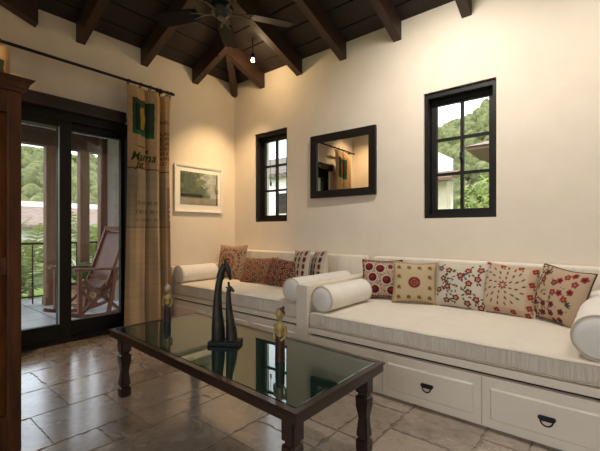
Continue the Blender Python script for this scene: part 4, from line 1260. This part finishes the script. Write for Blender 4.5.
def house_left():
    t = thing('house', 'neighbouring house with a weathered tile roof seen through the glass doors', 'house', (-16, 2, GZ))
    MB().box(-18, -14.2, -4, 8, GZ, 1.15).build('house_wall', M['white_house'], t, world=True)
    MB().hexa([(-13.6,-4.5,1.12),(-13.6,8.5,1.12),(-16,8.5,1.95),(-16,-4.5,1.95),(-13.6,-4.5,1.22),(-13.6,8.5,1.22),(-16,8.5,2.05),(-16,-4.5,2.05)]).build('roof', M['roof_tile'], t, world=True)
    MB().box(-16.25, -16.0, -4.5, 8.5, 1.8, 2.28).build('ridge_parapet', M['white_house'], t, world=True)
house_left()
def house_tiled():
    t = thing('house', 'white house with a grey tiled eave seen through the small corner window', 'house', (-5, 5, GZ))
    MB().box(-9, -2.2, 4.15, 8, GZ, 2.45).build('house_wall', M['white_house'], t, world=True)
    MB().hexa([(-9.4,4.0,2.40),(-2.1,4.0,2.40),(-2.6,6.2,3.35),(-9.4,6.2,3.35),(-9.4,4.0,2.50),(-2.1,4.0,2.50),(-2.6,6.2,3.47),(-9.4,6.2,3.47)]).build('roof', M['roof_tile_grey'], t, world=True)
    w = MB().box(-3.15, -2.80, 4.13, 4.16, 1.45, 1.98).build('house_window', M['gap'], t, world=True)
house_tiled()
def house_white():
    t = thing('house', 'plain white house end with a small dark canopy, left in the larger window', 'house', (-.5, 6.6, GZ))
    MB().hexa([(-1.95,6.2,GZ),(.76,6.2,GZ),(-.45,8.6,GZ),(-1.95,8.6,GZ),(-1.95,6.2,4.3),(.76,6.2,2.74),(-.45,8.6,2.74),(-1.95,8.6,4.3)]).build('house_wall', M['white_house'], t, world=True)
    MB().hexa([(-1.0,5.55,2.16),(.93,5.55,2.16),(.93,6.2,2.34),(-1.0,6.2,2.34),(-1.0,5.55,2.22),(.93,5.55,2.22),(.93,6.2,2.46),(-1.0,6.2,2.46)]).build('canopy', M['soffit'], t, world=True)
    MB().box(-1.0, .70, 5.95, 6.2, GZ, 2.18).build('porch_wall', M['cream_house'], t, world=True)
house_white()
def house_eave():
    t = thing('house', 'brown-eaved tiled house corner, right in the larger window', 'house', (3.2, 8, GZ))
    MB().box(1.95, 6, 7.2, 11, GZ, 3.0).build('house_wall', M['cream_house'], t, world=True)
    MB().hexa([(1.08,6.1,2.88),(7,6.1,2.88),(7,11,2.88),(1.08,11,2.88),(1.12,6.12,2.96),(7,6.12,2.96),(7,11,2.96),(1.12,11,2.96)]).build('soffit', M['soffit'], t, world=True)
    MB().hexa([(1.05,6.05,2.96),(7,6.05,2.96),(7,11,2.96),(1.05,11,2.96),(3.2,8.2,3.75),(7,8.2,3.75),(7,9,3.75),(3.2,9,3.75)]).build('roof', M['roof_tile'], t, world=True)
house_eave()
struct(MB().box(-1.0, 6.0, 13.0, 13.2, GZ, 1.55).build('garden_wall', M['cream_house']))
def bush(loc, r, h, label, seed):
    rr = np.random.RandomState(seed)
    t = thing('bush', label, 'bush', loc, group='bushes outside the windows')
    mb = MB()
    for k in range(420):
        d = rr.normal(size=3); d /= np.linalg.norm(d); q = d*rr.uniform(.55,1)**.4
        c = Vector((q[0]*r, q[1]*r, (q[2]*.5+.5)*h)); s = rr.uniform(.06,.13)*r*1.4
        a = Vector(rr.normal(size=3)).normalized(); b = a.cross(Vector(d)).normalized(); a = a*s; b = b*s*.45
        mb.poly([c-a, c+b, c+a, c-b])
    mb.build('leaves', M['bush'], t)
    MB().lathe([(.06,0),(.05,h*.6)], (0,0,0), 8).build('stem', M['porch_wood'], t)
bush((.35, 10.6, GZ), .9, 3.0, 'rounded green bush beyond the white house, low in the larger window', 1)
bush((2.3, 12.1, GZ), .8, 2.5, 'light green bush below the brown eave in the larger window', 2)
bush((-.6, 15.6, GZ), 1.6, 4.2, 'tall green shrub behind the garden wall, seen through the larger window', 3)
bush((-9.2, 10.5, GZ), 1.6, 5.0, 'dark shrub rising over the grey tiled roof in the small window', 4)
bush((-9.5, 2.6, GZ), 1.1, 2.0, 'bushy green shrub in the garden behind the rocking chair', 5)

# ------------------------------------------------------------------ light
w = bpy.data.worlds.new('overcast_sky'); scene.world = w; w.use_nodes = True
nt = w.node_tree; bg = nt.nodes['Background']
tc = N(nt, 'ShaderNodeTexCoord')
f = noise(nt, tc.outputs['Generated'], 2.2, 5, .6)
nt.links.new(ramp(nt, f, [(.35, (.78,.87,1.0)), (.65, (.98,.99,1.0))]), bg.inputs['Color'])
bg.inputs['Strength'].default_value = 1.9
sun = bpy.data.lights.new('sun', 'SUN'); sun.energy = 2.2; sun.angle = R(6); sun.color = (1,.95,.86)
so = bpy.data.objects.new('sun', sun); COL.objects.link(so); so.rotation_euler = Vector((-.35,.65,-1.05)).to_track_quat('-Z','Y').to_euler()
def portal(loc, rot, sx, sy):
    L = bpy.data.lights.new('daylight_portal', 'AREA'); L.shape = 'RECTANGLE'; L.size = sx; L.size_y = sy; L.cycles.is_portal = True
    o = bpy.data.objects.new('daylight_portal', L); COL.objects.link(o); o.location = loc; o.rotation_euler = rot
portal(((OPF[0]+OPF[1])/2, RY-.1, 1.625), (R(90),0,0), OPF[1]-OPF[0], 1.85)      # faces +y
portal((-.2, (DY0+DY1)/2, 1.03), (R(90),0,R(-90)), DY1-DY0, 2.06)
for xr in (W1, W2): portal(((xr[0]+xr[1])/2, .2, 1.634), (R(90),0,R(180)), xr[1]-xr[0], WZ[1]-WZ[0])

vs = scene.view_settings
vs.view_transform = 'Standard'; vs.look = 'None'; vs.exposure = 0.75; vs.gamma = 1.0; vs.use_curve_mapping = False
scene.cycles.use_denoising = True
scene.cycles.max_bounces = 10; scene.cycles.diffuse_bounces = 5; scene.cycles.transparent_max_bounces = 12
scene.cycles.sample_clamp_indirect = 6.0
